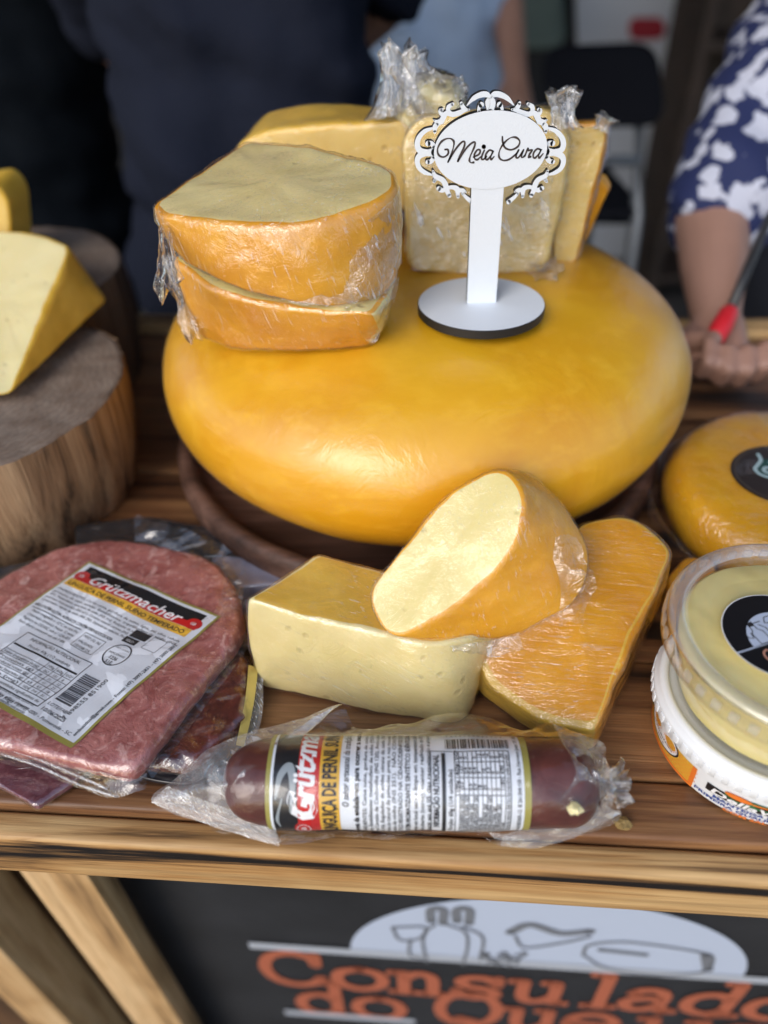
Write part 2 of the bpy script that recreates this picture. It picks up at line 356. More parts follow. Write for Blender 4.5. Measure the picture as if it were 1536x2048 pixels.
# ------------------------------------------------------------------ flat print helper
_tc = {}
def text_mesh(s, shear=0., bold=0.):
    k = (s, shear, bold)
    if k not in _tc:
        c = bpy.data.curves.new('t', 'FONT'); c.body = s; c.size = 1; c.shear = shear; c.offset = bold; c.resolution_u = 2
        o = bpy.data.objects.new('t', c); COL.objects.link(o)
        dg = bpy.context.evaluated_depsgraph_get(); me = bpy.data.meshes.new_from_object(o.evaluated_get(dg))
        v = np.array([q.co[:2] for q in me.vertices]) if len(me.vertices) else np.zeros((0, 2)); f = [tuple(p.vertices) for p in me.polygons]
        bpy.data.objects.remove(o); bpy.data.curves.remove(c); bpy.data.meshes.remove(me); _tc[k] = (v, f)
    return _tc[k]
class Print:
    """ink in page coordinates (a to the right, b down), laid onto a surface by a mapping"""
    def __init__(s): s.v = []; s.f = []; s.z = 0
    def add(s, v, f, dz=0.):
        o = len(s.v); s.v += [(float(x), float(y), dz) for x, y in v]; s.f += [tuple(i+o for i in q) for q in f]
    def text(s, t, a, b, size, width=None, shear=0., bold=0., rot=0, align='l', dz=0.):
        v, f = text_mesh(t, shear, bold)
        if not len(v): return
        w = v[:, 0].max()-min(0, v[:, 0].min()); sx = size if width is None else width/w
        x = v[:, 0]*sx; y = -v[:, 1]*size
        if align == 'c': x = x-w*sx/2
        if align == 'r': x = x-w*sx
        c, n = math.cos(rot), math.sin(rot)
        s.add(np.stack([a+x*c-y*n, b+x*n+y*c], 1), [q[::-1] for q in f], dz)
    def rect(s, a0, b0, a1, b1, cell=2., dz=0.):
        nu = max(2, int(abs(a1-a0)/cell)+2); nv = max(2, int(abs(b1-b0)/cell)+2)
        s.add([(a0+(a1-a0)*j/(nu-1), b0+(b1-b0)*i/(nv-1)) for i in range(nv) for j in range(nu)], grid_faces(nu, nv), dz)
    def line(s, a0, b0, a1, b1, w=.25): 
        if a0 == a1: s.rect(a0-w/2, b0, a0+w/2, b1)
        else: s.rect(a0, b0-w/2, a1, b0+w/2)
    def frame(s, a0, b0, a1, b1, w=.3):
        s.line(a0, b0, a1, b0, w); s.line(a0, b1, a1, b1, w); s.line(a0, b0, a0, b1, w); s.line(a1, b0, a1, b1, w)
    def ring(s, a, b, ra, rb, w, n=48):
        v = []
        for k in range(n):
            t = 2*math.pi*k/n; v += [(a+ra*math.cos(t), b+rb*math.sin(t)), (a+(ra-w)*math.cos(t), b+(rb-w)*math.sin(t))]
        s.add(v, [(2*k, 2*((k+1) % n), 2*((k+1) % n)+1, 2*k+1) for k in range(n)])
    def disc(s, a, b, ra, rb, n=40, t0=0, t1=2*math.pi, dz=0.):
        v = [(a, b)]+[(a+ra*math.cos(t0+(t1-t0)*k/n), b+rb*math.sin(t0+(t1-t0)*k/n)) for k in range(n+1)]
        s.add(v, [(0, k, k+1) for k in range(1, n+1)], dz)
    def stroke(s, pts, w, k=8, dz=None, smooth=True):
        p = crom([(x, y, 0) for x, y in pts], k=k) if smooth and len(pts) > 2 else np.array([(x, y, 0) for x, y in pts], float)
        n = len(p); ws = np.full(n, w) if np.isscalar(w) else np.interp(np.linspace(0, 1, n), np.linspace(0, 1, len(w)), w)
        if dz is None: s.z += .02; dz = s.z
        L, Rr = [], []
        for i in range(n):
            t = p[min(i+1, n-1)]-p[max(i-1, 0)]; t = t/(np.linalg.norm(t)+1e-9); nn = np.array([-t[1], t[0]])
            L.append(p[i, :2]+nn*ws[i]/2); Rr.append(p[i, :2]-nn*ws[i]/2)
        s.add(L+Rr, [(i, i+1, n+i+1, n+i) for i in range(n-1)], dz)
        for i in (0, n-1): s.disc(p[i, 0], p[i, 1], ws[i]/2, ws[i]/2, 10, dz=dz)
    def barcode(s, a0, b0, a1, b1, along='b', n=46, seed=3):
        rg = random.Random(seed); L = (b1-b0) if along == 'b' else (a1-a0); u = L/(n*2.); x = 0
        while x < L-u*2:
            w = u*rg.choice([.7, .7, 1.4, 2.1])
            if along == 'b': s.rect(a0, b0+x, a1, min(b1, b0+x+w), 2.5)
            else: s.rect(a0+x, b0, min(a1, a0+x+w), b1, 2.5)
            x += w+u*rg.choice([.7, .9, 1.5, 2])
    def build(s, name, fn, mat, parent, h):
        return mesh(name, [fn(a, b, h+z) for a, b, z in s.v], s.f, mat, parent, smooth=False)
    def solid(s, name, fn, h0, h1, mats, parent):
        """extrude each island: front face mats[0], sides and back mats[1]"""
        bm = bmesh.new(); vs = [bm.verts.new(fn(a, b, h1+z)) for a, b, z in s.v]
        lo = {}
        fk = []
        for f in s.f:
            try: bm.faces.new([vs[i] for i in f]); 
            except ValueError: pass
        bm.edges.ensure_lookup_table()
        front = list(bm.faces)
        bv = [bm.verts.new(fn(a, b, h0+z)) for a, b, z in s.v]; idx = {v: i for i, v in enumerate(vs)}
        bd = [e for e in bm.edges if len(e.link_faces) == 1]
        for f in front: f.material_index = 0
        for f in front:
            try: g = bm.faces.new([bv[idx[v]] for v in reversed(f.verts)]); g.material_index = 1
            except ValueError: pass
        for e in bd:
            i, j = idx[e.verts[0]], idx[e.verts[1]]
            try: g = bm.faces.new([vs[i], vs[j], bv[j], bv[i]]); g.material_index = 1
            except ValueError: pass
        me = bpy.data.meshes.new(name); bm.to_mesh(me); bm.free()
        for m in mats: me.materials.append(m)
        return link(name, me, parent)
# ================================================================== the setting
GROUND = plain('ground_paving', (.07, .062, .055), .85, bump=.004, bs=30, vary=.25)
WALL = plain('dark_tent_cloth', (.022, .023, .027), .9, bump=.01, bs=8, vary=.3)
ROOF = plain('roof_cloth', (.22, .21, .20), .9)
v, f = boxv(-6, 6, -5, 8, -.95, -.90); tag(mesh('ground', v, f, GROUND, smooth=False), kind='structure')
v, f = boxv(-3.2, 3.2, 3.3, 3.34, -.9, 1.6); tag(mesh('wall_back', v, f, WALL, smooth=False), kind='structure')
v, f = boxv(-3.2, 3.2, .30, 3.3, 1.50, 1.53); tag(mesh('roof_canopy', v, f, ROOF, smooth=False), kind='structure')
# ------------------------------------------------------------------ counter
E0 = az(0, 1650, 0); E1 = az(1536, 1740, 0); PSI = math.atan2(E1[1]-E0[1], E1[0]-E0[0])
EM = az(768, 1693, 0)
CT = Matrix.Translation(Vector(EM)) @ Matrix.Rotation(PSI, 4, 'Z')      # counter frame: x along the front edge, y away from the camera
EX = np.array([math.cos(PSI), math.sin(PSI), 0]); EY = np.array([-math.sin(PSI), math.cos(PSI), 0])
counter = empty('market_counter', (EM[0], EM[1], -.9), 'scorched wooden market counter carrying the cheeses, with light striped front edge', 'counter')
y = .0445
for i in range(6):
    w = [.078, .092, .085, .095, .088, .066][i]
    M = CT @ Matrix.Translation((random.uniform(-.3, .3), y, -.022 + random.uniform(-.0006, .0006)))
    box('plank', (-.9, .9, 0, w-.0018, -.0, .022), M, COUNTER, counter, .0018); y += w
M = CT @ Matrix.Translation((0.1, 0, -.0235)); box('plank', (-.9, .9, .012, .0430, 0, .0225), M, COUNTER, counter, .003, 3)
M = CT @ Matrix.Translation((-.2, -.004, -.047)); box('front_lip', (-.9, .9, 0, .0150, 0, .0405), M, LIP, counter, .004, 3)
M = CT @ Matrix.Translation((0, y+.004, -.03)); box('back_rail', (-.9, .9, 0, .03, 0, .035), M, LIP, counter, .003)
def upright(px0, px1, py, back, name, mat, depth=.05):
    p0 = EM+EY*back; a = ap(px0, py, p0, EY); b = ap(px1, py, p0, EY)
    xa = (a-EM)@EX; xb = (b-EM)@EX
    M = Matrix.Translation(Vector(EM)) @ Matrix.Rotation(PSI, 4, 'Z') @ Matrix.Translation(((xa+xb)/2, back, -.049)) @ Matrix.Rotation(R(90), 4, 'Y')
    w = abs(xb-xa)/2
    return box(name, (0, .83, 0, depth, -w, w), M, mat, counter, .003)
upright(34, 168, 1740, .045, 'leg', POST, .022); upright(-265, -150, 1740, .045, 'leg', POST)
upright(-700, 60, 1740, .10, 'side_panel', PANELW, .02)
upright(2500, 2640, 1740, .045, 'leg', POST)
# ------------------------------------------------------------------ shop board under the counter
BP = EM+EY*.088
def bpt(x, y): 
    p = ap(x, y, BP, EY); return (p-BP)@EX, p[2]
def bfn(a, b, h): return BP+EX*a+np.array([0, 0, 1.])*(b-BP[2])-EY*h
board = empty('shop_board', BP+np.array([0, 0, -.7]), 'black shop board with copper lettering and white half circle below the counter', 'sign')
x0, _ = bpt(205, 1760); P = Print(); P.rect(x0, -.80, 1.0, -.075, .2); P.solid('panel', bfn, -.008, 0, [plain('board_black', (.020, .021, .024), .55, bump=.0005, bs=60, vary=.3)]*2, board)
COPPER = plain('copper_paint', (.40, .115, .06), .5); BWHITE = plain('board_white', (.46, .52, .64), .5); BLINE = plain('board_line', (.42, .45, .50), .5)
ha, hz = bpt(700, 1884); hb, hz2 = bpt(1475, 1962)
P = Print(); rr = (hb-ha)/2; hm = (hz+hz2)/2
P.disc((ha+hb)/2, hm, rr, bpt(1085, 1792)[1]-hm, 64, 0, math.pi); P.build('half_circle', bfn, BWHITE, board, .0012)
P = Print(); l0, lz0 = bpt(495, 1876); l1, lz1 = bpt(1536, 1968); lz = (lz0+lz1)/2
P.rect(l0, lz-.007, 1.0, lz+.007, .2); l2, lz2 = bpt(570, 2020); P.rect(l2, lz2-.008, bpt(830, 2040)[0], lz2+.006, .2); P.build('rule', bfn, BLINE, board, .0018)
# line drawing in the half circle, traced on the board
P = Print(); LW = .0030
def bs(pts, w=LW): P.stroke([bpt(*p) for p in pts], w, 6, dz=.0)
for dx in (0, 52):
    bs([(862+dx, 1838), (862+dx, 1815), (886+dx, 1815), (886+dx, 1842)], .008)
bs([(870, 1845), (850, 1860), (846, 1885), (855, 1920)]); bs([(895, 1845), (930, 1860), (935, 1890), (925, 1925)]); bs([(925, 1848), (965, 1870), (960, 1915)])
bs([(785, 1850), (800, 1875), (840, 1872), (850, 1850), (785, 1850)]); bs([(820, 1875), (820, 1905), (845, 1912)])
bs([(1020, 1860), (1060, 1845), (1120, 1862), (1180, 1858)], .009); bs([(1030, 1868), (1050, 1890), (1130, 1880), (1180, 1868)])
bs([(1165, 1905), (1180, 1885), (1260, 1880), (1400, 1900), (1425, 1915), (1400, 1940), (1300, 1945), (1210, 1930), (1165, 1905)]); bs([(1200, 1895), (1290, 1905)], .006); bs([(1410, 1905), (1415, 1935)], .009)
for k in range(16):
    q = (955+random.random()*90, 1898+random.random()*24); bs([q, (q[0]+9, q[1]+3), (q[0]+5, q[1]+8)], .0035)
P.build('line_drawing', bfn, plain('drawing_grey', (.16, .17, .19), .6), board, .0022)
# slab lettering: strokes in a unit cell (x right, y up, x-height .62)
SL = {'C': [[(.86, .72), (.80, .90), (.5, 1), (.2, .86), (.08, .5), (.2, .14), (.5, 0), (.78, .08), (.9, .26)], [(.86, .98), (.86, .68)]],
 'o': [[(.5, .64), (.2, .54), (.1, .32), (.2, .1), (.5, 0), (.8, .1), (.9, .32), (.8, .54), (.5, .64)]],
 'n': [[(.04, .62), (.24, .62)], [(.24, .62), (.24, 0)], [(.06, 0), (.42, 0)], [(.24, .45), (.45, .63), (.68, .58), (.74, .4), (.74, 0)], [(.58, 0), (.94, 0)]],
 's': [[(.78, .5), (.6, .63), (.32, .62), (.18, .5), (.3, .36), (.65, .28), (.8, .15), (.65, .02), (.35, 0), (.15, .14)], [(.8, .64), (.8, .44)], [(.13, .2), (.13, 0)]],
 'u': [[(.04, .62), (.22, .62)], [(.22, .62), (.22, .2), (.32, .02), (.55, .03), (.75, .2)], [(.58, .62), (.76, .62)], [(.76, .62), (.76, 0)], [(.76, 0), (.95, 0)]],
 'l': [[(.3, 1), (.52, 1)], [(.52, 1), (.52, 0)], [(.3, 0), (.74, 0)]],
 'a': [[(.2, .5), (.35, .63), (.6, .62), (.72, .48), (.72, .1), (.95, 0)], [(.72, .38), (.4, .36), (.14, .24), (.2, .04), (.45, 0), (.72, .16)]],
 'd': [[(.58, 1), (.76, 1)], [(.76, 1), (.76, 0)], [(.76, 0), (.96, 0)], [(.76, .5), (.5, .64), (.2, .54), (.1, .32), (.2, .1), (.5, 0), (.76, .14)]],
 'Q': [[(.5, 1), (.18, .85), (.06, .5), (.18, .15), (.5, 0), (.82, .15), (.94, .5), (.82, .85), (.5, 1)], [(.4, .2), (.6, .1), (.75, -.14), (1, -.1)]],
 'e': [[(.12, .34), (.86, .34), (.8, .55), (.5, .64), (.2, .54), (.1, .32), (.2, .08), (.5, 0), (.86, .12)]],
 'i': [[(.3, .62), (.52, .62)], [(.52, .62), (.52, 0)], [(.3, 0), (.74, 0)], [(.5, .86), (.53, .88)]], 'j': [[(.3, .62), (.56, .62)], [(.56, .62), (.56, 0), (.4, -.2), (.15, -.16)], [(.54, .86), (.57, .88)]], ' ': []}
def slab(P, s, x, base, w, h, lw):
    for ch in s:
        for st in SL[ch]: P.stroke([(x+q[0]*w*(1.15 if ch in 'CQ' else 1), base+q[1]*h) for q in st], lw, 6, smooth=len(st) > 2)
        x += w*(1.22 if ch in 'CQ' else (.8 if ch in 'lij' else (.5 if ch == ' ' else 1.02)))
P = Print(); P.z = 0
a0, _ = bpt(520, 1930); cw = (bpt(1536, 1985)[0]-a0)/8.35
zt = bpt(560, 1902)[1]; zb = bpt(560, 1963)[1]
slab(P, 'Consulado', a0, zb, cw, zt-zb, .013)
a1, _ = bpt(588, 1985); zt2 = bpt(690, 1966)[1]; zb2 = bpt(690, 2027)[1]; slab(P, 'do Queijo', a1, zb2, cw*1.02, zt2-zb2, .013)
for i, q in enumerate(P.v): P.v[i] = (q[0], q[1], q[2]*.0005)
P.build('lettering', bfn, COPPER, board, .0014)
# ================================================================== round board and wheel
WC = np.array([.034, .514, 0.])
tray = empty('round_board', (.028, .515, 0), 'dark round wooden board with raised rim under the big cheese wheel', 'board')
prof = [(0.001, .018), (.15, .018), (.172, .019), (.177, .024), (.181, .029), (.186, .031), (.190, .029), (.1925, .024), (.193, .015), (.191, .004), (.186, .0008), (.001, .0008)]
v, f = lathe([(r, z) for r, z in prof], (.028, .515, .0), 128); o = mesh('board', v, f, TRAY, tray); sharp(o, 50)
wheel = empty('big_round_cheese', (WC[0], WC[1], .0185), 'huge glossy orange yellow cheese wheel lying on the round board', 'cheese')
RW, HW, ZC = .1945, .0695, .0885
V = []; nu, nv = 160, 60
for i in range(nv):
    t = -math.pi/2+math.pi*(i+.5)/nv
    c_, s_ = math.cos(t), math.sin(t)
    rr_ = RW*abs(c_)**(.62 if t > 0 else .50); zz = HW*math.copysign(abs(s_)**.92, s_)
    for j in range(nu):
        a = 2*math.pi*j/nu; p = np.array([WC[0]+rr_*math.cos(a), WC[1]+rr_*math.sin(a), ZC+zz])
        k = 1+.012*fbm(np.array([math.cos(a), math.sin(a), zz*6]), 1.3, 2)
        V.append(np.array([WC[0], WC[1], ZC])+(p-np.array([WC[0], WC[1], ZC]))*k)
fs = grid_faces(nu, nv, True); fs.append(tuple(range(nu))[::-1]); fs.append(tuple((nv-1)*nu+j for j in range(nu)))
wo = mesh('wheel_body', V, fs, WHEEL, wheel)
WSK = film_mat('wheel_skin', (1, 0, .1), 10, 26, 0., .0009, .26, .7, 20, veil=0.)
film_over('skin_film', wo, .0005, .0006, 25, WSK, wheel)
ZTOP = ZC+HW
# ================================================================== wrapped wedges in front
def wedge(name, label, A, B, mats, film, r=.004, nm=12, bulge=0., off=.0007, amp=.0011, fsc=70, loc=None, group='wrapped cheese pieces', rough=.0005, rs=60, mid=None, body='cheese_body', fname='cling_film', sidecut=None):
    A = np.array(A); B = np.array(B)
    c = (A.mean(0)+B.mean(0))/2; c[2] = min(A[:, 2].min(), B[:, 2].min())
    e = empty(name, c if loc is None else loc, label, 'cheese', group)
    V, fs, fk = block(A, B, r, nm, bulge, rough, rs, mid=mid)
    o = mesh(body, V, fs, mats, e, fk); recalc(o)
    if sidecut:
        for p in o.data.polygons:
            if p.material_index == 1 and sidecut(np.array(p.center), np.array(p.normal)): p.material_index = 0
    o.data.update()
    if film: film_over(fname, o, off, amp, fsc, film, e)
    return e, o
def dn(p, z=0): return np.array([p[0], p[1], z])
# left block: pale cut face to the camera, yellow rind on top
tA = az(495, 1200, .071); tB = az(632, 1110, .071); tC = az(905, 1306, .058); tD = tC+(tB-tA)*1.0+np.array([.006, .0, 0])
top = [(tA, .002), (tC+np.array([.0, 0, 0]), .03), (tD, .02), (tB, .002)]
bA = az(522, 1374, .0008); bC = az(936, 1462, .0008); bD = bC+np.array([.02, .075, 0]); bB = bA+np.array([.03, .065, 0])
bot = [(bA, .004), (bC, .02), (bD, .02), (bB, .004)]
e, o = wedge('cheese_block', 'pale wrapped cheese block with yellow top, lying left of the leaning wedge', fillet(top), fillet(bot), [RIND_Y, CUT_C, CUT_C], FILM_D, .0025, rough=.0016, rs=34, bulge=.003, amp=.0012)
# right block: broad yellow rind facing up
tp = [(1130, 1075, .064, .02), (1175, 1036, .065, .02), (1262, 1024, .066, .03), (1352, 1090, .060, .012), (1190, 1462, .028, .006), (1075, 1440, .020, .03), (945, 1340, .022, .03), (960, 1200, .050, .02)]
top = [(az(x, y, z), r) for x, y, z, r in tp]
bot = [(dn(az(x, y, z))+np.array([0.004 if x > 1100 else 0, .004, .0008]), r) for x, y, z, r in tp]
e, o = wedge('cheese_slab', 'golden wrapped cheese slab with bright crinkles leaning under the middle wedge', fillet(top), fillet(bot), [RIND_O, RIND_Y, CUT], FILM_H, .004, rough=.0012, rs=36, amp=.0013, sidecut=lambda c, n: n[0] > .3)
# middle wedge resting on both
fc0 = [(1000, 936, .128, .03), (1046, 985, .124, .02), (1036, 1085, .108, .03), (960, 1175, .088, .05), (862, 1245, .073, .05), (792, 1277, .064, .008), (752, 1225, .069, .03), (744, 1180, .076, .02), (800, 1105, .092, .05), (900, 985, .118, .05)]
fc = [(900+(x-900)*1.045, 1105+(y-1105)*1.025, z, r) for x, y, z, r in fc0]
A = fillet([(az(x, y, z), r) for x, y, z, r in fc]); cA = A.mean(0)
bk = [(1050, 962), (1128, 1030), (1178, 1100), (1196, 1175), (1160, 1240), (1035, 1308), (965, 1306), (905, 1290), (900, 1200), (960, 1050)]
zb_ = [.110, .100, .088, .074, .062, .052, .050, .052, .07, .10]
bkp = [(az(x, y, z)+np.array([0, .012, 0]), .02) for (x, y), z in zip(bk, zb_)]
# same start and direction as the face outline
B = fillet(bkp)
B = np.roll(B, 0, axis=0)
e, o = wedge('cheese_wedge', 'wrapped cheese wedge with pale holed face, leaning on the two pieces in front', A, B, [CUT, RIND_O, CUT_Y], FILM, .0018, nm=16, rough=.0012, rs=38, bulge=.002, amp=.0014, fsc=60)
# loose gathers of film
def tuft(name, base, tip, r0, r1, parent, mat, n=40, m=14, seed=0):
    rg = random.Random(seed); base = np.array(base); tip = np.array(tip); d = tip-base; L = np.linalg.norm(d); d /= L
    u = np.cross(d, [0, 1., .2]); u /= np.linalg.norm(u); w = np.cross(d, u); V = []
    ph = [rg.uniform(0, 6.28) for _ in range(4)]
    for i in range(m):
        t = i/(m-1); r = r0*(1-t)+r1*t - .35*(r0+r1)/2*math.sin(math.pi*t)
        for j in range(n):
            a = 2*math.pi*j/n; k = 1+.22*math.sin(5*a+ph[0])+.18*math.sin(9*a+ph[1]+2*t)+.12*math.sin(14*a+ph[2])
            p = base+d*L*t*(1+.12*math.sin(3*a+ph[3])*t)+(u*math.cos(a)+w*math.sin(a))*r*k
            V.append(p+np.array([fbm(p, 90), fbm(p+3, 90), fbm(p+6, 90)])*.0022)
    fs = grid_faces(n, m, True)
    fs.append(tuple((m-1)*n+j for j in range(n)))
    return mesh(name, V, fs, mat, parent)
strip('film_fold', [az(900, 1292, .060), az(970, 1282, .062), az(1040, 1270, .062)], [az(905, 1308, .053), az(975, 1312, .0525), az(1048, 1300, .053)], FILM_TUFT, e, amp=.004, sc=90)
strip('film_fold', [az(1095, 1090, .094), az(1120, 1170, .081), az(1118, 1255, .066)], [az(1150, 1080, .094), az(1190, 1170, .080), az(1165, 1250, .066)], FILM_H, e, amp=.006, sc=80, bow=.003)
# ================================================================== pieces on the wheel
TF, TB = .229, .247                       # top plane of the stack rises to the back
p0 = ay(560, 455, .385); p1 = ay(490, 282, .495); nrm = np.cross([1., 0, .06], p1-p0)
def tpz(x, y): return ap(x, y, p0, nrm)
ot = [(306, 408, .004), (490, 281, .006), (650, 298, .02), (792, 338, .03), (798, 372, .02), (745, 412, .04), (620, 450, .06), (450, 447, .04), (325, 430, .006)]
A = fillet([(tpz(x, y), r) for x, y, r in ot])
dzs = {306: .026, 490: .030, 650: .044, 792: .052, 798: .052, 745: .052, 620: .044, 450: .033, 325: .027}
B = fillet([(tpz(x, y)+np.array([.004 if x < 400 else -.002, -.004 if x > 400 else .004, -dzs[x]]), r) for x, y, r in ot])
e, o = wedge('cheese_piece', 'wrapped cheese piece with grainy pale top, upper one of the stack on the wheel', A, B, [CUT_C, RIND_O, CUT], FILM_U, .0028, rough=.0012, rs=40, bulge=.002, amp=.0014, loc=None)
tuft('film_fold', tpz(316, 415)+np.array([0.002, 0, -.004]), tpz(322, 500)+np.array([.0, 0, -.022]), .004, .006, e, FILM_H, seed=9)
strip('film_fold', [ay(770, 412, .3995), ay(780, 404, .403), ay(792, 390, .41), ay(800, 370, .42)], [ay(560, 602, .384), ay(690, 612, .382), ay(775, 575, .398), ay(806, 520, .42)], film_mat('film_glint', (.3, .1, -.9), 20, 260, .11, .0015, .05, 2.2, 120), e, amp=.005, sc=70)
ob = [(340, 512, .006), (470, 470, .02), (660, 470, .03), (802, 548, .02), (744, 632, .006), (610, 622, .05), (440, 594, .05)]
zl = [.1995, .204, .203, .186, .183, .1830, .1900]
A = fillet([(az(x, y, z), r) for (x, y, r), z in zip(ob, zl)])
obb = [(392, 676, .006), (470, 600, .02), (660, 600, .03), (790, 625, .02), (738, 694, .006), (610, 704, .05), (480, 700, .05)]
B = fillet([(az(x, y, .152 if y > 650 else .158), r) for x, y, r in obb])
e, o = wedge('cheese_piece', 'wrapped cheese piece with milky film, lower one of the stack on the wheel', A, B, [CUT, RIND_O, CUT], FILM_U, .003, rough=.0014, rs=40, bulge=.002, amp=.0016, sidecut=lambda c, n: n[0] > .55)
tuft('film_fold', az(338, 510, .198), az(385, 670, .158), .004, .004, e, FILM_H, seed=11)
strip('film_fold', [az(660, 600, .195), az(700, 640, .178), az(738, 690, .156)], [az(800, 560, .190), az(785, 620, .175), az(745, 692, .158)], FILM_H, e, amp=.003, sc=80)
# rear pieces standing on the wheel
ff = [(462, 292, .02), (530, 262, .02), (660, 246, .03), (830, 240, .01), (830, 420, .01), (480, 420, .01)]
A = fillet([(ay(x, y, .535+.00006*(830-x)), r) for x, y, r in ff])
gg = [(500, 270, .03), (530, 222, .04), (640, 203, .04), (830, 218, .01), (830, 400, .01), (500, 400, .01)]
B = fillet([(ay(x, y, .605), r) for x, y, r in gg])
A[:, 2] = np.maximum(A[:, 2], .150); B[:, 2] = np.maximum(B[:, 2], .145)
e, o = wedge('cheese_piece', 'smooth yellow cheese piece with rounded rind at the back of the wheel', A, B, [CUT_Y, RIND_Y, CUT_Y], FILM, .004, rough=.0006, amp=.0012)
fr_ = [(803, 300, .006), (835, 250, .015), (960, 238, .02), (1120, 232, .02), (1152, 285, .02), (1130, 420, .02), (1092, 548, .01), (950, 556, .02), (812, 545, .01)]
A = fillet([(ay(x, y, .492+(.03*(y-240)/300 if False else 0)), r) for x, y, r in fr_])
A[:, 1] += (A[:, 2]-.15)*.18
A[:, 2] = np.maximum(A[:, 2], .1525); B = A*1.; cB = B.mean(0); B = cB+(B-cB)*np.array([.93, 1, .93])+np.array([.012, .034, -.001]); B[:, 2] = np.maximum(B[:, 2], .150)
e, o = wedge('cheese_wedge', 'pale wrapped cheese wedge standing upright right behind the white name sign', A, B, [CUT_Y, CUT_Y, CUT_Y], FILM_H, .004, rough=.0008, amp=.002, fsc=55)
tuft('film_knot', ay(1125, 260, .50), ay(1128, 180, .505), .008, .009, e, FILM_TUFT, seed=21)
tuft('film_knot', ay(1060, 545, .485), ay(1112, 545, .49), .006, .008, e, FILM_H, seed=23)
strip('film_fold', [ay(830, 300, .486), ay(900, 330, .486), ay(1000, 330, .486), ay(1110, 300, .488)], [ay(820, 535, .4835), ay(900, 540, .4835), ay(1000, 545, .4835), ay(1085, 535, .485)], film_mat('film_milky', (.4, .1, -.8), 30, 140, .16, .0016, .07, 2.0, 90), e, amp=.004, sc=60)
# wrapped lump behind with its gathered film sticking up
lump = [(790, 200, .03), (850, 150, .02), (925, 180, .02), (945, 300, .03), (900, 400, .02), (800, 400, .02)]
A = fillet([(ay(x, y, .535), r) for x, y, r in lump]); B = A+np.array([.004, .04, 0])
A[:, 2] = np.maximum(A[:, 2], .158); B[:, 2] = np.maximum(B[:, 2], .15)
e, o = wedge('cheese_lump', 'small wrapped cheese end with white gathered film sticking up behind the sign', A, B, [CUT_L, CUT, CUT_Y], FILM_TUFT, .012, rough=.002, amp=.004, fsc=60)
tuft('film_knot', ay(800, 235, .53), ay(790, 95, .54), .019, .010, e, FILM_TUFT, seed=31)
tuft('film_knot', ay(850, 190, .53), ay(815, 120, .54), .016, .012, e, FILM_TUFT, seed=33)
tuft('film_knot', ay(900, 200, .53), ay(925, 165, .535), .012, .006, e, FILM_H, seed=35)
def slice_(pts, Y, th, label, film, mats):
    A = fillet([(ay(x, y, Y), r) for x, y, r in pts]); A[:, 2] = np.maximum(A[:, 2], .150)
    B = A+np.array([.006, th, 0]); return wedge('cheese_slice', label, A, B, mats, film, .002, nm=6, rough=.0006, amp=.0015)
e, o = slice_([(1120, 250, .004), (1212, 246, .004), (1208, 300, .01), (1150, 528, .004), (1105, 540, .004)], .520, .012, 'thin yellow wrapped cheese slice standing to the right of the pale wedge', FILM_H, [CUT_Y, RIND_O, CUT_Y])
tuft('film_knot', ay(1200, 262, .515), ay(1214, 232, .515), .006, .007, e, FILM_TUFT, seed=41)
slice_([(1150, 380, .004), (1198, 352, .004), (1217, 380, .004), (1160, 500, .004), (1140, 500, .004)], .555, .012, 'small orange cheese corner peeking out beyond the yellow slice', None, [RIND_O, RIND_O, CUT_Y])
# ================================================================== name sign
SY = .452; ZB = ZTOP
sign = empty('name_sign', (.066, SY, ZB), 'white cut-out name sign reading Meia Cura with scroll frame on round foot', 'sign')
# wheel crown height below the foot
cD = az(962, 604, .163)
v, f = lathe([(.0005, .0), (.0388, .0), (.0392, .0004), (.0392, .0052), (.0388, .0056), (.0005, .0056)], (cD[0], cD[1], .1573), 96)
n_ = 96; fm = [1]*n_*3+[1]*n_+[0]*n_
o = mesh('base', v, f, [WHITE, BLACK], sign, fm); recalc(o); sharp(o, 30)
SYF = cD[1]-.001
def sz(x, y): p = ay(x, y, SYF); return p[0], p[2]
def zoom(x, y): return sz(820+x*.21484, 170+y*.21484)
def sfn(a, b, h): return np.array([a, SYF-h, b])
P = Print(); bl, zb0 = sz(934, 604); br, _ = sz(992, 604); tl, zt0 = sz(943, 370); tr_, _ = sz(1008, 370)
P.add([(bl, .1628), (br, .1628), (tr_, zt0), (tl, zt0)], [(0, 1, 2, 3)]); P.solid('post', sfn, -.005, 0, [WHITE, BLACK], sign)
P = Print(); ea, ez = zoom(750, 600); rx = zoom(1275, 600)[0]-ea; rz = (zoom(750, 235)[1]-zoom(750, 968)[1])/2; ez = (zoom(750, 235)[1]+zoom(750, 968)[1])/2
P.disc(ea, ez, rx, rz, 80); P.solid('plaque', sfn, -.005, .0003, [WHITE, BLACK], sign)
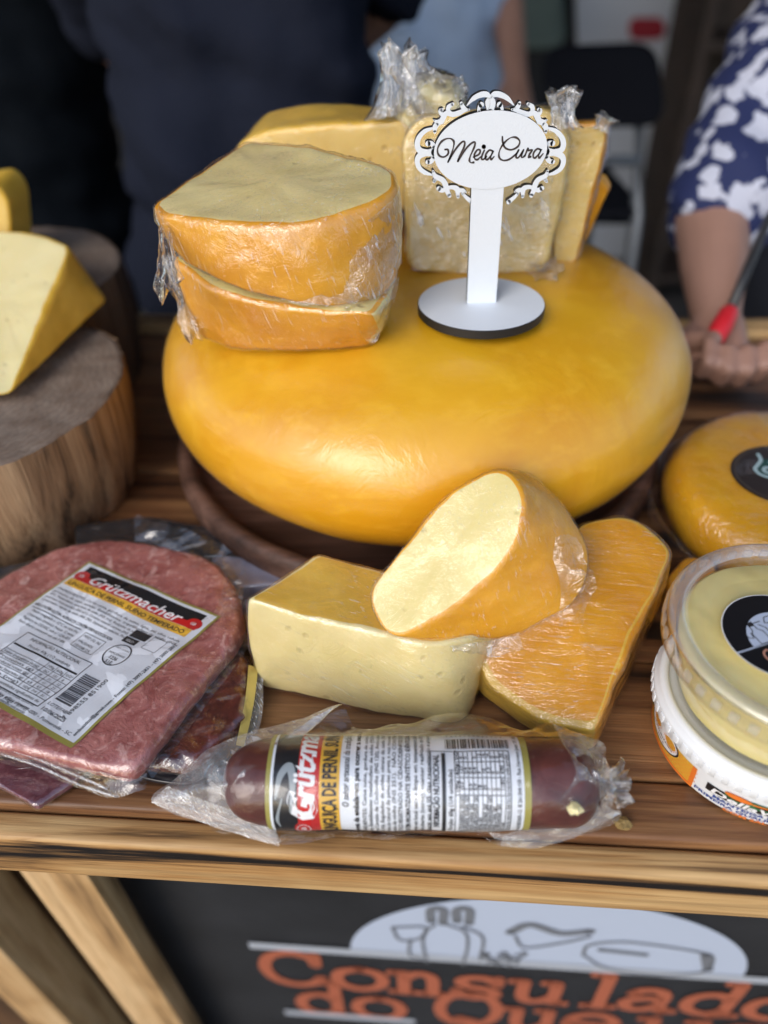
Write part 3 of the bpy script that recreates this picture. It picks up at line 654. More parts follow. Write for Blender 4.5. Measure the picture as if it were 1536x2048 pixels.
orn = [
 ([(530, 192), (590, 128), (660, 92), (715, 90), (758, 122)], [8, 34, 42, 42, 14]),
 ([(752, 110), (772, 160), (765, 210), (745, 255)], [26, 44, 40, 50]),
 ([(665, 186), (650, 200), (640, 225), (645, 255)], [44, 30, 22, 28]),
 ([(548, 232), (505, 238), (455, 262), (400, 275), (345, 265), (320, 285), (292, 338), (250, 370)], [18, 30, 40, 38, 36, 44, 44, 26]),
 ([(478, 172), (492, 205), (520, 232)], [26, 36, 28]), ([(398, 180), (362, 205), (356, 240), (375, 265)], [26, 36, 34, 30]),
 ([(320, 280), (292, 268), (282, 242), (300, 232)], [30, 32, 30, 26]), ([(300, 350), (250, 345), (224, 330)], [30, 30, 14]),
 ([(270, 345), (236, 392), (232, 440)], [40, 44, 26]),
 ([(218, 402), (140, 432), (84, 492), (68, 560), (92, 612), (160, 632), (235, 628)], [16, 34, 40, 44, 48, 50, 70]),
 ([(168, 548), (205, 548), (228, 590)], [44, 34, 40]), ([(165, 720), (200, 712), (228, 668)], [36, 36, 40]),
 ([(235, 640), (150, 640), (88, 664), (68, 712), (88, 776), (140, 818), (214, 842)], [50, 44, 48, 42, 38, 34, 14]),
 ([(215, 805), (236, 852), (300, 885), (330, 930), (345, 985), (368, 1035)], [20, 40, 42, 46, 42, 34]),
 ([(224, 905), (244, 872)], [22, 36]), ([(268, 968), (300, 985), (338, 972)], [40, 38, 30]),
 ([(345, 965), (395, 955), (440, 975), (448, 1045)], [30, 34, 46, 26]), ([(445, 985), (490, 985), (520, 1000)], [36, 36, 16]),
 ([(490, 1015), (530, 1055), (580, 1095)], [22, 30, 40])]
P = Print(); k_ = .21484*.452/F*1.0
for sgn in (1, -1):
    for pts, w in orn:
        q = [zoom(x if sgn > 0 else 1500-x, y) for x, y in pts]
        P.stroke(q, [max(.0005, ww*k_) for ww in w], 6)
for i, q in enumerate(P.v): P.v[i] = (q[0], q[1], -.0001-.000025*q[2]/.02)
P.solid('scroll_frame', sfn, -.0045, -.0001, [WHITE, BLACK], sign)
let = [[(325, 598), (352, 600), (352, 640), (310, 668), (266, 648), (256, 590), (296, 520), (362, 494), (405, 520), (402, 580), (375, 665), (352, 715)],
 [(352, 715), (420, 600), (478, 532), (508, 528), (500, 580), (462, 655), (445, 706)], [(445, 706), (520, 590), (575, 537), (604, 532), (595, 580), (562, 655), (552, 700), (566, 720), (590, 718)],
 [(590, 668), (640, 642), (652, 608), (628, 600), (600, 640), (600, 680), (625, 692), (660, 662)], [(690, 606), (672, 645), (664, 682), (682, 690), (708, 664)], [(684, 570), (687, 574)],
 [(768, 612), (738, 604), (706, 640), (702, 682), (722, 690), (758, 645), (774, 608), (752, 662), (754, 690), (782, 664)],
 [(858, 480), (862, 530), (885, 582), (940, 600), (1000, 572), (1020, 522), (985, 486), (932, 490), (872, 540), (832, 610), (828, 668), (862, 698), (920, 690), (985, 640), (1010, 602)],
 [(1010, 602), (988, 645), (988, 672), (1008, 672), (1045, 622), (1056, 598), (1036, 650), (1042, 674), (1068, 655)], [(1068, 655), (1096, 588), (1100, 606), (1136, 602), (1112, 640), (1100, 672), (1120, 665)],
 [(1212, 598), (1182, 592), (1150, 628), (1146, 668), (1166, 674), (1202, 632), (1220, 594), (1198, 650), (1202, 676), (1238, 636)]]
P = Print()
for st in let:
    n_ = len(st); w = [5.5+9*abs(math.sin(1.7*i+.6)) for i in range(n_)]
    if n_ == 2: w = [27, 27]
    P.stroke([zoom(*q) for q in st], [x*k_*1.25 for x in w], 8, dz=0.)
P.build('lettering', sfn, INKBROWN, sign, .00055)
# ================================================================== stumps and wedge at the left
BARK = wood('stump_side', (.12, .065, .032), (.30, .18, .095), (.45, .295, .165), .85, .8, 2, 1.7, bw=.015)
def stump(name, c, r0, r1, h, label, mats, seed):
    e = empty(name, c, label, 'stump', 'log stumps'); V = []; n, m = 120, 16
    c = np.array(c, float); rg = 1.
    for i in range(m):
        t = i/(m-1); r = r0*(1-t)+r1*t+.004*math.sin(math.pi*t)
        for j in range(n):
            a = 2*math.pi*j/n; k = 1+.03*fbm(np.array([math.cos(a)*2+seed, math.sin(a)*2, t*.4]), 1.2, 3)+.013*fbm(np.array([math.cos(a)*16+seed, math.sin(a)*16, t*.7]), 1., 3)
            V.append((t*h, r*k*math.cos(a), r*k*math.sin(a)))
    # built along local x so the grain runs up the log
    M = Matrix.Translation(Vector(c)) @ Matrix.Rotation(R(-90), 4, 'Y')
    o = mesh('bark', V, grid_faces(n, m, True), mats[0], e, mw=M); o.matrix_basis = M; recalc(o)
    top = V[(m-1)*n:]; vs = []; fr = [1, .985, .96, .9, .8, .65, .5, .3, .12]
    for q in fr:
        for p in top: 
            w = (p[0]-.0022*(1 if q == 1 else 0)+(.0015*fbm(np.array(p)*q, 60)), p[1]*q, p[2]*q); vs.append(w)
    fs = grid_faces(n, len(fr), True); fs.append(tuple((len(fr)-1)*n+j for j in range(n)))
    o = mesh('cut_top', vs, fs, mats[1], e, mw=M); o.matrix_basis = M
    return e
t = NT('stump_cut'); co = t.coord((1, 1, 1)); wv = t.n('ShaderNodeTexWave', wave_type='RINGS', rings_direction='X'); wv.inputs['Scale'].default_value = 60; wv.inputs['Distortion'].default_value = 9; wv.inputs['Detail'].default_value = 4; wv.inputs['Detail Scale'].default_value = 2
t.l(co, wv.inputs['Vector']); nn = t.noise(co, 45, 5, .6)
c_ = t.mix(t.math('MULTIPLY', wv.outputs['Fac'], .4), (.20, .15, .115), (.34, .275, .22)); c_ = t.mix(t.ramp(nn, [(.4, 0), (.7, .8)]), c_, (.15, .10, .07))
SCUT = t.pbr(c_, .75, t.bump(t.math('ADD', nn, t.math('MULTIPLY', wv.outputs['Fac'], .08)), .002))
stump('log_stump', (-.318, .478, .0005), .115, .127, .090, 'sawn log stump carrying a cheese wedge at the left edge', [BARK, SCUT], 0)
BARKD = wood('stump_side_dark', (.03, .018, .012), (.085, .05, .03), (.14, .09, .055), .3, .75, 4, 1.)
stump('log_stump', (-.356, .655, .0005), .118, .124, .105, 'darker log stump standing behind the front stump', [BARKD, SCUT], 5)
fa = [(-90, 470, .145, .01), (0, 458, .150, .05), (90, 470, .152, .03), (143, 492, .150, .01), (20, 790, .100, .004), (-90, 800, .100, .01)]
A = fillet([(az(x, y, z), r) for x, y, z, r in fa])
ga = [(-60, 500, .13, .01), (10, 500, .130, .02), (120, 490, .138, .03), (212, 606, .104, .006), (60, 745, .1005, .004), (-60, 760, .1005, .01)]
B = fillet([(az(x, y, z)+np.array([.002, .004, 0]), r) for x, y, z, r in ga])
wedge('cheese_wedge', 'cut cheese wedge with pale face and golden rind on the left stump', A, B, [CUT_L, RIND_Y, RIND_Y], None, .003, rough=.0006, group='unwrapped cheese')
A = fillet([(ay(x, y, .66), .01) for x, y in [(-120, 385), (-10, 365), (18, 400), (32, 560), (-120, 570)]]); B = A+np.array([.0, .05, 0.])
wedge('cheese_wedge', 'blurred cheese corner on the far stump at the left edge', A, B, [CUT_Y, RIND_Y, RIND_Y], None, .004, group='unwrapped cheese')
# ================================================================== meat packs at the left
def meat_mat(name, lean, deep, fat, sc=70, gloss=.35, fatp=(.56, .68)):
    t = NT(name); co = t.coord(); a = t.noise(co, sc, 6, .65, .8); b = t.noise(co, sc*.8, 4, .6, 1.2); c = t.noise(co, sc*3.2, 3, .6)
    col = t.mix(t.ramp(a, [(.35, 0), (.62, 1)]), deep, lean)
    col = t.mix(t.ramp(b, [(fatp[0], 0), (fatp[1], .85)]), col, fat)
    col = t.mix(t.math('MULTIPLY', t.ramp(c, [(.55, 0), (.7, 1)]), .4), col, tuple(min(1, x*1.25) for x in fat))
    return t.pbr(col, gloss, t.bump(t.math('ADD', a, t.math('MULTIPLY', c, .3)), .0014), .12, .5, sssr=(.006, .002, .001))
MEAT = meat_mat('ham', (.50, .19, .165), (.31, .082, .072), (.70, .43, .39), 85, .38, (.56, .68))
SAUCE = meat_mat('cured_meat', (.17, .035, .02), (.06, .012, .008), (.30, .10, .05), 60, .12, (.60, .75))
def wave(x, y): return .0018*noise.noise(Vector((x*26, y*26, 0)))+.0012*noise.noise(Vector((x*60, y*60, 3.)))
ZM = .0275
pk = [(120, 1092, .01), (250, 1070, .02), (425, 1112, .012), (478, 1172, .012), (490, 1262, .012), (384, 1386, .03), (286, 1522, .006), (258, 1545, .005), (120, 1515, .02), (0, 1490, .02), (-230, 1450, .02), (-330, 1330, .02), (-60, 1180, .04)]
outl = fillet([(az(x, y, ZM), r) for x, y, r in pk], 160)
A = outl.copy(); B = outl.copy(); B[:, 2] = .0158; c0 = A.mean(0); A = c0+(A-c0)*.985
pack = empty('meat_pack', (c0[0], c0[1], .012), 'vacuum pack of pink chopped meat with white ingredient label, topmost of the packs', 'meat pack', 'meat packs')
V, fs, fk = block(A, B, .0035, 6, .0005, .0010, 110)
for i, q in enumerate(V):
    if q[2] > .0215: V[i, 2] += wave(q[0], q[1])
mo = mesh('meat', V, fs, MEAT, pack); recalc(mo)
VAC = film_mat('vacuum_film', (1, .4, 0), 30, 90, .01, .0008, .08, 1.1, 55); print('LABEL MM', np.linalg.norm(az(437, 1236, ZM)-az(180, 1128, ZM)), np.linalg.norm(az(437, 1236, ZM)-az(142, 1492, ZM)))
film_over('vacuum_film', mo, .0013, .0004, 60, VAC, pack)
# flat border of the pouch beyond the meat
def flange(name, inner, outer, mat, parent, amp=.0015, sc=50, nv=8, nu=90): return strip(name, inner, outer, mat, parent, nu, nv, amp, sc)
flange('pouch_border', [az(-60, 1490, .024), az(60, 1512, .022), az(160, 1535, .022), az(262, 1558, .021), az(294, 1545, .022)], [az(-60, 1515, .017), az(60, 1538, .014), az(160, 1577, .012), az(225, 1597, .012), az(292, 1578, .020)], POUCH, pack)
flange('pouch_border', [az(288, 1530, .022), az(384, 1390, .022), az(490, 1266, .024)], [az(304, 1560, .017), az(405, 1420, .018), az(503, 1288, .021)], POUCH, pack, .0008)
flange('pouch_border', [az(500, 1288, .028), az(478, 1190, .03), az(425, 1125, .03), az(270, 1082, .03)], [az(506, 1270, .03), az(498, 1180, .034), az(455, 1096, .036), az(270, 1030, .038)], POUCH_SEAL if False else POUCH, pack, .003)
for seg in ([(0, 1494, .0235), (70, 1516, .0215), (160, 1554, .019), (215, 1578, .016)], [(0, 1507, .0205), (80, 1534, .018), (160, 1570, .0155), (235, 1594, .0135)]):
    v, f = tube(crom([az(*q) for q in seg]), .0007, 8); mesh('border_fold', v, f, POUCH_SEAL, pack)
# folded corner of film near the white cheese
strip('film_fold', [az(400, 1240, .031), az(425, 1230, .032), az(445, 1180, .032), az(440, 1140, .031)], [az(480, 1225, .0305), az(485, 1190, .0315), az(478, 1160, .0315), az(450, 1110, .031)], FILM_H, pack, amp=.003, sc=70)
# label
TL, TR, BR = az(180, 1128, ZM), az(437, 1236, ZM), az(142, 1492, ZM)
ua = (TR-TL); LWm = np.linalg.norm(ua)*1000; ua = ua/np.linalg.norm(ua); ub = (BR-TR); LHm = np.linalg.norm(ub)*1000; ub = ub/np.linalg.norm(ub)
def lfn(a, b, h):
    p = TL+ua*a*.001+ub*b*.001; return np.array([p[0], p[1], ZM+wave(p[0], p[1])+h])
lab = Print(); lab.rect(-1, -1, LWm+1, LHm+1, 3); lo = lab.build('label', lfn, OLIVE, pack, .0010)
W_, H_ = LWm, LHm
P = Print(); P.rect(.5, 0.5, W_-.5, H_-2, 3); P.build('label_paper', lfn, PAPER, lo, .00115)
P = Print(); P.rect(4, 2.5, W_-6, 11, 3); P.build('black_band', lfn, LBLACK, lo, .00125)
P = Print(); P.rect(3, 10.8, W_-4, 15.5, 3); P.disc(6.5, 11.5, 5, 4.2); P.disc(W_-8, 11.5, 5.5, 4.2); P.build('red_band', lfn, RED, lo, .00132)
P = Print(); P.rect(2, 15.7, W_-5, 22, 3); P.build('yellow_band', lfn, YELLOW, lo, .00132)
P = Print(); P.text('Grützmacher', 13, 14.6, 10.5, W_-30, .25, .012); P.text('GB', 4.6, 12.6, 3); P.text('GB', W_-10, 12.6, 3); P.build('brand_lettering', lfn, LWHITE, lo, .0015)
P = Print()
P.text('LINGUIÇA DE PERNIL SUÍNO TEMPERADO', 4, 20.6, 4.2, W_-12, 0, .02)
ing = ['INGREDIENTES: Carne suína, gordura de suíno, água, sal, alho, cebola', 'proteína de soja, açúcar. Estabilizante: tripolifosfato de sódio (INS', '451i). Antioxidante: eritorbato de sódio (INS 316). Realçador de sabor:', 'glutamato monossódico (INS 621). Corante natural carmim (INS 120).', 'Conservador: nitrito de sódio (INS 250). Especiarias naturais. Pimenta.']
for i, s_ in enumerate(ing): P.text(s_, 2.5, 27+i*2.9, 2.5, W_-32 if i > 1 else W_-7)
P.text('NÃO CONTÉM GLÚTEN. ALÉRGICOS: CONTÉM DERIVADOS DE SOJA', 2.5, 43.5, 2.7, W_-42, 0, .015)
P.rect(3, 45, 44, 45.5); 
for i, s_ in enumerate(['Manter congelado a -12°C ou mais frio', 'Conservação doméstica: freezer 12 meses', 'Registro na CIDASC sob nº 1236-021', 'Após aberto consumir em até 3 dias']): P.text(s_, 6, 48.4+i*3.1, 2.7, 38)
P.frame(48, 45.5, 64, 56.5, .3); P.text('PESO LÍQ. (kg)', 49, 48.5, 2.3, 13); P.text('VALIDADE', 49, 52.5, 2.3, 11); P.text('10/08/25', 49, 55.8, 2.5, 12)
_n0 = len(P.v)  # nutrition table
t0, t1, tb0, tb1 = 3, 55, 61, H_-9
P.frame(t0, tb0, t1, tb1, .45); P.text('INFORMAÇÃO NUTRICIONAL', 29, tb0+4, 3.2, 40, align='c'); P.text('Porção: 60g (1/2 unidade)', 29, tb0+8, 2.6, 33, align='c'); P.rect(t0+1, tb0+9.3, t1-1, tb0+10.4)
for j, x in enumerate((34, 41, 48)):
    P.line(x, tb0+10.6, x, tb0+31, .3); P.text(('100g', '60g', '%VD*')[j], x+.8, tb0+13.4, 2.3, 5.2)
rows = [('Valor Energético (kcal)', '262', '151', '8'), ('Proteínas (g)', '18', '11', '12'), ('Gorduras totais (g)', '21', '11', '23'), ('Gorduras Saturadas (g)', '6,8', '4,3', '18'), ('Sódio (mg)', '1024', '714', '31')]
for i, r_ in enumerate(rows):
    yy = tb0+14.4+i*3.3; P.line(t0, yy, t1, yy, .25); P.text(r_[0], t0+1, yy+2.6, 2.4, 28)
    for j in range(3): P.text(r_[j+1], (36, 43, 50)[j], yy+2.6, 2.3)
P.line(t0, tb0+31, t1, tb0+31, .3)
for i, s_ in enumerate(['Não contém quantidades significativas de', 'carboidratos totais, açúcares totais, açúcares', 'adicionados, gordura trans e fibra alimentar.', '*Percentual de valores diários fornecidos pela porção']): P.text(s_, t0+1, tb0+34+i*2.9, 2.5, 49)
P.text('LOTE/FAB.', 57, H_-13, 3.0, 14); P.text('10/06/2025', 57, H_-8.6, 3.4, 17, 0, .01)
P.barcode(57.5, 68, 69, H_-17, 'b', 40); P.text('7 898555 851900', 73.2, H_-10, 3.9, H_-10-66, rot=-math.pi/2)
P.ring(64.5, 55.5+5, 9, 9, .6) if False else P.ring(62, 50, 8, 8, .7); P.text('INSPECIONADO', 62, 50.6, 1.9, 12, align='c'); P.text('1236', 62, 53.8, 3.1, align='c', bold=.015); P.text('S.I.E.', 62, 56.8, 2.9, align='c', bold=.015); P.text('SANTA CATARINA', 62, 46.2, 1.5, 10.5, align='c')
P.rect(56, 30, 68, 35.5); P.rect(55, 36.2, 65, 40.6); P.frame(70, 30, 80, 40, .25)
P.v = P.v[:_n0]+[(a+15.5, b-(0 if a < 56 else 4)*0, z) for a, b, z in P.v[_n0:]]
P.text('embutidos@gmail.com - Fones: (47) 3097-2831 - (47) 3097-2832', W_-3.2, H_-5, 3.1, H_-34, rot=-math.pi/2, bold=.01)
P.text('Rua Hermann Ehlert, 101, Bairro Rega - 89107-000 - Pomerode - SC', 3, H_-4, 3., W_-9)
P.build('printing', lfn, INK, lo, .0014)
P = Print(); P.text('SELO', 72.6, 39.4, 2.4, 5.5); P.build('white_printing', lfn, LWHITE, lo, .0016)
# second pack under it: dark tray with glossy cured meat
k2 = [(300, 1330, .01), (430, 1300, .01), (512, 1310, .01), (520, 1455, .015), (392, 1572, .012), (290, 1560, .02), (120, 1490, .02), (120, 1380, .01)]
O2 = fillet([(az(x, y, .004), r) for x, y, r in k2]); c2 = O2.mean(0)
pack2 = empty('meat_pack', (c2[0], c2[1], .001), 'dark tray pack of glossy reddish brown cured meat, under the pink meat pack', 'meat pack', 'meat packs')
A = O2+np.array([0, 0, .0]); B = O2.copy(); B[:, 2] = .0008; V, fs, fk = block(A, B, .0012, 3, 0, 0); o = mesh('tray', V, fs, plain('tray_black', (.015, .015, .02), .2), pack2); recalc(o)
A = c2+(O2-c2)*.90; A[:, 2] = .0145; B = c2+(O2-c2)*.93; B[:, 2] = .0045; V, fs, fk = block(A, B, .004, 4, 0, .0016, 110); o = mesh('meat', V, fs, SAUCE, pack2); recalc(o)
film_over('tray_film', o, .0008, .0012, 80, POUCH, pack2)
P = Print(); g0, g1 = az(508, 1335, .0152), az(482, 1490, .008)
strip('gold_edge', [az(497, 1330, .0165), az(490, 1400, .0150), az(472, 1490, .010)], [az(516, 1336, .0145), az(508, 1405, .0135), az(488, 1494, .0085)], plain('gold_foil', (.62, .50, .14), .3, metal=.3, bump=.0006, bs=200), pack2, amp=.0006)
strip('tray_border', [az(512, 1335, .012), az(505, 1405, .011), az(484, 1500, .007)], [az(526, 1345, .012), az(525, 1425, .009), az(505, 1500, .004)], POUCH_SEAL, pack2, amp=.0006)
# purple pack at the lower left
k3 = [(-150, 1500, .01), (40, 1515, .01), (175, 1535, .006), (150, 1560, .003), (72, 1614, .002), (0, 1568, .01), (-150, 1540, .01)]
O3 = fillet([(az(x, y, .006), r) for x, y, r in k3]); c3 = O3.mean(0)
pack3 = empty('meat_pack', (c3[0], c3[1], .0005), 'flat purplish meat pack with ribbed corner, lowest at the counter edge', 'meat pack', 'meat packs')
A = c3+(O3-c3)*.97; B = O3.copy(); B[:, 2] = .0012; V, fs, fk = block(A, B, .002, 3, 0, .0006, 90)
o = mesh('meat', V, fs, meat_mat('purple_meat', (.20, .06, .075), (.11, .028, .04), (.34, .16, .17), 50, .3), pack3); recalc(o); film_over('vacuum_film', o, .0006, .0006, 90, POUCH, pack3)
# greyish lilac pack lying behind, and a dark pack edge at the far left
def flatpack(px, z, th, label, mat, film=POUCH):
    O = fillet([(az(x, y, z), .004) for x, y in px]); c = O.mean(0); e = empty('meat_pack', (c[0], c[1], z-th), label, 'meat pack', 'meat packs')
    B = O.copy(); B[:, 2] = z-th; V, fs, fk = block(O, B, .0015, 3, 0, .0008, 60); o = mesh('pack_body', V, fs, mat, e); recalc(o); film_over('vacuum_film', o, .0006, .0008, 60, film, e); return e
flatpack([(425, 1112), (570, 1116), (576, 1166), (470, 1176), (420, 1150)], .0125, .0115, 'lilac grey sealed pack behind the pink meat, next to the round board', plain('lilac', (.34, .34, .44), .4, vary=.2, bs=200))
flatpack([(-120, 1165), (60, 1120), (130, 1128), (60, 1200), (-100, 1290)], .0160, .0155, 'black tray pack edge showing at the left behind the pink meat', plain('dark_tray', (.03, .035, .045), .25))
flatpack([(150, 1050), (300, 1032), (440, 1060), (455, 1112), (330, 1120), (150, 1090)], .0140, .0132, 'dark clear topped pack between the stump and the pink meat pack', plain('dark_pack', (.02, .02, .024), .2), POUCH)
# ================================================================== sausage pack
S0, S1 = az(392, 1562, .0222), az(1222, 1566, .0222); AX = S1-S0; SLn = np.linalg.norm(AX); AX /= SLn
FR = np.cross(AX, [0, 0, 1.]); FR = FR/np.linalg.norm(FR); UPV = np.cross(FR, AX)*-1
if UPV[2] < 0: UPV = -UPV
if FR[1] > 0: FR = -FR
SR = .0215
saus = empty('sausage_pack', (S0+S1)/2-np.array([0, 0, .0222]), 'clear pouch with a dark red smoked sausage and white printed label at the counter edge', 'sausage')
prof = []
for k in range(13): t = math.pi/2*k/12; prof.append((max(.0004, (SR-.0008)*math.sin(t)**.9), .026*(1-math.cos(t))+.014))
prof += [(SR-.0006, .041+(SLn-.066-.011)*k/24) for k in range(1, 24)]
for k in range(12, -1, -1): t = math.pi/2*k/12; prof.append((max(.0004, (SR-.0008)*math.sin(t)**.75), SLn-.006-.016*(1-math.cos(t))))
SAUSM = NT('sausage'); co = SAUSM.coord(); aa = SAUSM.noise(co, 60, 5, .6, .5); cc = SAUSM.mix(SAUSM.ramp(aa, [(.35, 0), (.7, 1)]), (.070, .016, .011), (.135, .034, .024)); cc = SAUSM.mix(SAUSM.ramp(SAUSM.noise(co, 160, 4, .6, 1), [(.66, 0), (.78, .5)]), cc, (.3, .12, .09)); SAUSM = SAUSM.pbr(cc, .3, SAUSM.bump(aa, .0012), .05)
v, f = lathe(prof, S0, 72, AX, .0009, 45); so_ = mesh('sausage', v, f, SAUSM, saus); recalc(so_)
B0 = ((az(547, 1560, .0222)-S0)@AX)*1000
TH0 = R(-40)
def cfn(a, b, h):
    th = TH0+a*.001/SR; bb = (B0+b)*.001
    cr = .00035*math.sin(bb*140+math.sin(a*.12)*1.5)+.0003*noise.noise(Vector((a*.08, b*.08, 1)))
    return S0+AX*bb+(SR+.0004+h+cr)*(FR*math.cos(th)+UPV*math.sin(th))
BL = ((az(1048, 1560, .0222)-S0)@AX)*1000-B0
lab = Print(); lab.rect(0, 0, 84, BL, 1.5); slab_ = lab.build('label', cfn, OLIVE, saus, 0); slab_.data.polygons.foreach_set('use_smooth', [True]*len(slab_.data.polygons))
P = Print(); P.rect(1.5, 2.2, 83, BL-3.2, 1.5); P.build('label_paper', cfn, PAPER, slab_, .00015)
P = Print(); P.rect(7, 3.5, 83, 17, 1.5)
for k in range(9): P.disc(7, 4.5+k*1.5, random.uniform(.8, 2.6), .6, 8)
P.build('black_band', cfn, LBLACK, slab_, .00025)
P = Print(); P.rect(7, 15.2, 83, 25.5, 1.5); P.disc(11, 17.5, 7, 4.6)
for k in range(6): P.disc(7, 16+k*1.6, random.uniform(.8, 2.2), .7, 8)
P.build('red_band', cfn, RED, slab_, .00033)
P = Print(); P.rect(6, 25.5, 83, 35, 1.5); P.build('yellow_band', cfn, YELLOW, slab_, .00033)
P = Print(); P.text('Grützmacher', 21, 23, 15, 66, .22, .03); P.ring(11, 17.3, 4.6, 3.4, .35); P.text('GB', 8.8, 18.4, 3.2, bold=.02)
P.text('G', 17, 24, 19, None, .3, .03, dz=.00002); P.build('brand_lettering', cfn, LWHITE, slab_, .00050)
P = Print(); P.stroke([(30, 5), (40, 7), (44, 11), (36, 13), (24, 12)], [1, 3, 4, 3, 1]); P.stroke([(14, 6.5), (20, 5.5), (30, 8)], [.6, 1.6, .6]); P.v = [(a, b, 0) for a, b, z in P.v]; P.build('grey_swirl', cfn, plain('label_grey', (.30, .34, .36), .3), slab_, .0004)
P = Print()
P.text('LINGUIÇA DE PERNIL SUÍNO DEFUMADA', 8, 33.3, 9.2, 88, 0, .03)
P.text('O sabor artesanal da tradição da família', 26, 39.3, 4.4, 50, .25, .01)
P.text('Remova da embalagem para ocorrer a secagem natural', 6, 44, 3.6, 74, 0, .035)
ing = ['INGREDIENTES: Carne suína, gordura de suíno, água, sal, alho', 'cebola. Estabilizante: metafosfato de sódio (INS 452i). Corante', 'natural Carmim de Cochonilha (INS 120). Antioxidante: eritorbato', '(INS 316). Regulador de acidez citrato de sódio (INS 331). Aroma', 'idêntico ao natural de pimentas preta e noz moscada. Conservador', 'nitrato de sódio (INS 251).  NÃO CONTÉM GLÚTEN.']
for i, s_ in enumerate(ing): P.text(s_, 6, 47.6+i*2.75, 2.55, 74, 0, .01)
P.text('RÓTULO REGISTRADO NA CIDASC/DEINP/SIE SOB Nº 1236-014', 6, 64.4, 2.8, 74, 0, .01)
P.text('CONTÉM AROMATIZANTE SINTÉTICO IDÊNTICO AO NATURAL', 6, 68, 3.1, 74, 0, .02)
for i, s_ in enumerate(['Manter em local seco e limpo em temperatura de 0°C a 26°C', 'Após aberto (corte), manter resfriado de 0°C a 7°C e', 'consumir em até 05 dias respeitando o prazo (validade)']): P.text(s_, 6, 71.4+i*3.1, 2.8, 72, 0, .012)
n0, n1 = 81, BL-9.5; P.frame(6, n0-3.2, 52, n1, .4); P.text('INFORMAÇÃO NUTRICIONAL', 14, n0+.6, 4.0, 36, 0, .03); P.rect(7.5, n0+1.9, 51, n0+3.7, 1.5); P.text('Porção: 60g (1/4 unidade)', 11, n0+6.9, 2.9, 32, 0, .012); P.line(6, n0+8, 52, n0+8, .3)
hd = n0+8; rh = (n1-hd)/12.2
for j, x in enumerate((32, 39.5, 46.5)): P.line(x, hd, x, hd+rh*11, .3); P.text(('100g', '60g', '%VD*')[j], x+.9, hd+rh*.85, 2.4, 5.4, 0, .015)
rows = [('Valor Energético (kcal)', '253', '127', '8'), ('Carboidratos totais (g)', '1', '0,4', '0'), ('Açúcares totais (g)', '0,9', '0,4', ''), ('Açúcares adicionados (g)', '0,9', '0,4', '0'), ('Proteínas (g)', '18', '9', '12'), ('Gorduras totais (g)', '20', '10', '16'), ('Gorduras Saturadas (g)', '7', '3,3', '16'), ('Gorduras Trans (g)', '0', '0', '0'), ('Fibra Alimentar (g)', '0', '0', '0'), ('Sódio (mg)', '1180', '690', '30')]
for i, r_ in enumerate(rows):
    yy = hd+rh*(i+1); P.line(6, yy, 52, yy, .28); P.text(r_[0], 7, yy+rh*.8, 2.5, min(24.5, len(r_[0])*1.12), 0, .01)
    for j in range(3): P.text(r_[j+1], (34, 41, 48)[j], yy+rh*.8, 2.5, None, 0, .012)
P.line(6, hd+rh*11, 52, hd+rh*11, .3); P.text('*Percentual de valores diários fornecidos pela porção', 7, hd+rh*11.9, 2.2, 43, 0, .01)
P.barcode(53.5, n0+4, 60.5, BL-8, 'b', 44, 8); 
for i, ch in enumerate('7898555851917'): P.text(ch, 63.2, n0+4.6+i*2.2, 2.6, None, 0, .01, rot=math.pi/2)
P.ring(70, n0+18, 5, 9, .5); P.text('1236 S.I.E.', 68, n0+22, 2.6, rot=-1.57)
P.text('CNPJ: 41.465.882/0001-12  IE 261.004.158 - Rua Hermann Juest, 101 - Bairro Rega - 89107-000', 4, BL-4.6, 2.7, 78, 0, .008)
P.text('Produzido por GRUTZMACHER EMBUTIDOS - Indústria e Comércio', 3.3, 44, 2.2, 62, rot=math.pi/2, bold=.02)
P.build('printing', cfn, INK, slab_, .0006)
# the pouch
PO = POUCH
v, f = lathe([(SR+.0017+.0006*math.sin(k*1.7), .012+(SLn-.024)*k/40) for k in range(41)], S0, 90, AX, .0012, 70); mesh('pouch_sleeve', v, f, film_mat('pouch_sleeve', (1, .1, .3), 14, 90, .012, .0006, .09, .55, 34), saus)
def fan(name, px, ctr, mat, amp=.004, sc=60, nr=16, n=110, dome=.0):
    O = resample(crom([az(*p) for p in px]+[az(*px[0])]), n, False)[:-1]; c = az(*ctr); V = [c]; n = len(O)
    for i in range(1, nr+1):
        t = i/nr
        for p in O:
            q = c+(p-c)*t; V.append(q+np.array([0, 0, dome*(1-t*t)])+amp*(1-.6*t)*np.array([.4*fbm(q, sc), .4*fbm(q+2, sc), fbm(q+5, sc)]))
    fs = [(0, 1+j, 1+(j+1) % n) for j in range(n)]
    for i in range(nr-1):
        for j in range(n): j2 = (j+1) % n; fs.append((1+i*n+j, 1+(i+1)*n+j, 1+(i+1)*n+j2, 1+i*n+j2))
    return mesh(name, V, fs, mat, saus)
POUCH_END = film_mat('pouch_end', (.8, -.6, 0), 50, 160, .06, .0013, .06, 2.4, 75, veil=.17)
fan('pouch_end', [(556, 1484, .043), (620, 1440, .042), (688, 1411, .040), (600, 1436, .034), (436, 1490, .026), (360, 1550, .012), (303, 1605, .0045), (430, 1650, .004), (556, 1690, .003), (550, 1655, .016), (545, 1570, .040)], (470, 1565, .036), POUCH_END, .005, 55)
strip('seal_strip', [az(335, 1572, .0115), az(440, 1612, .0115), az(548, 1645, .0115)], [az(301, 1606, .0038), az(430, 1654, .0032), az(558, 1694, .0028)], POUCH_SEAL, saus, amp=.0006, sc=120)
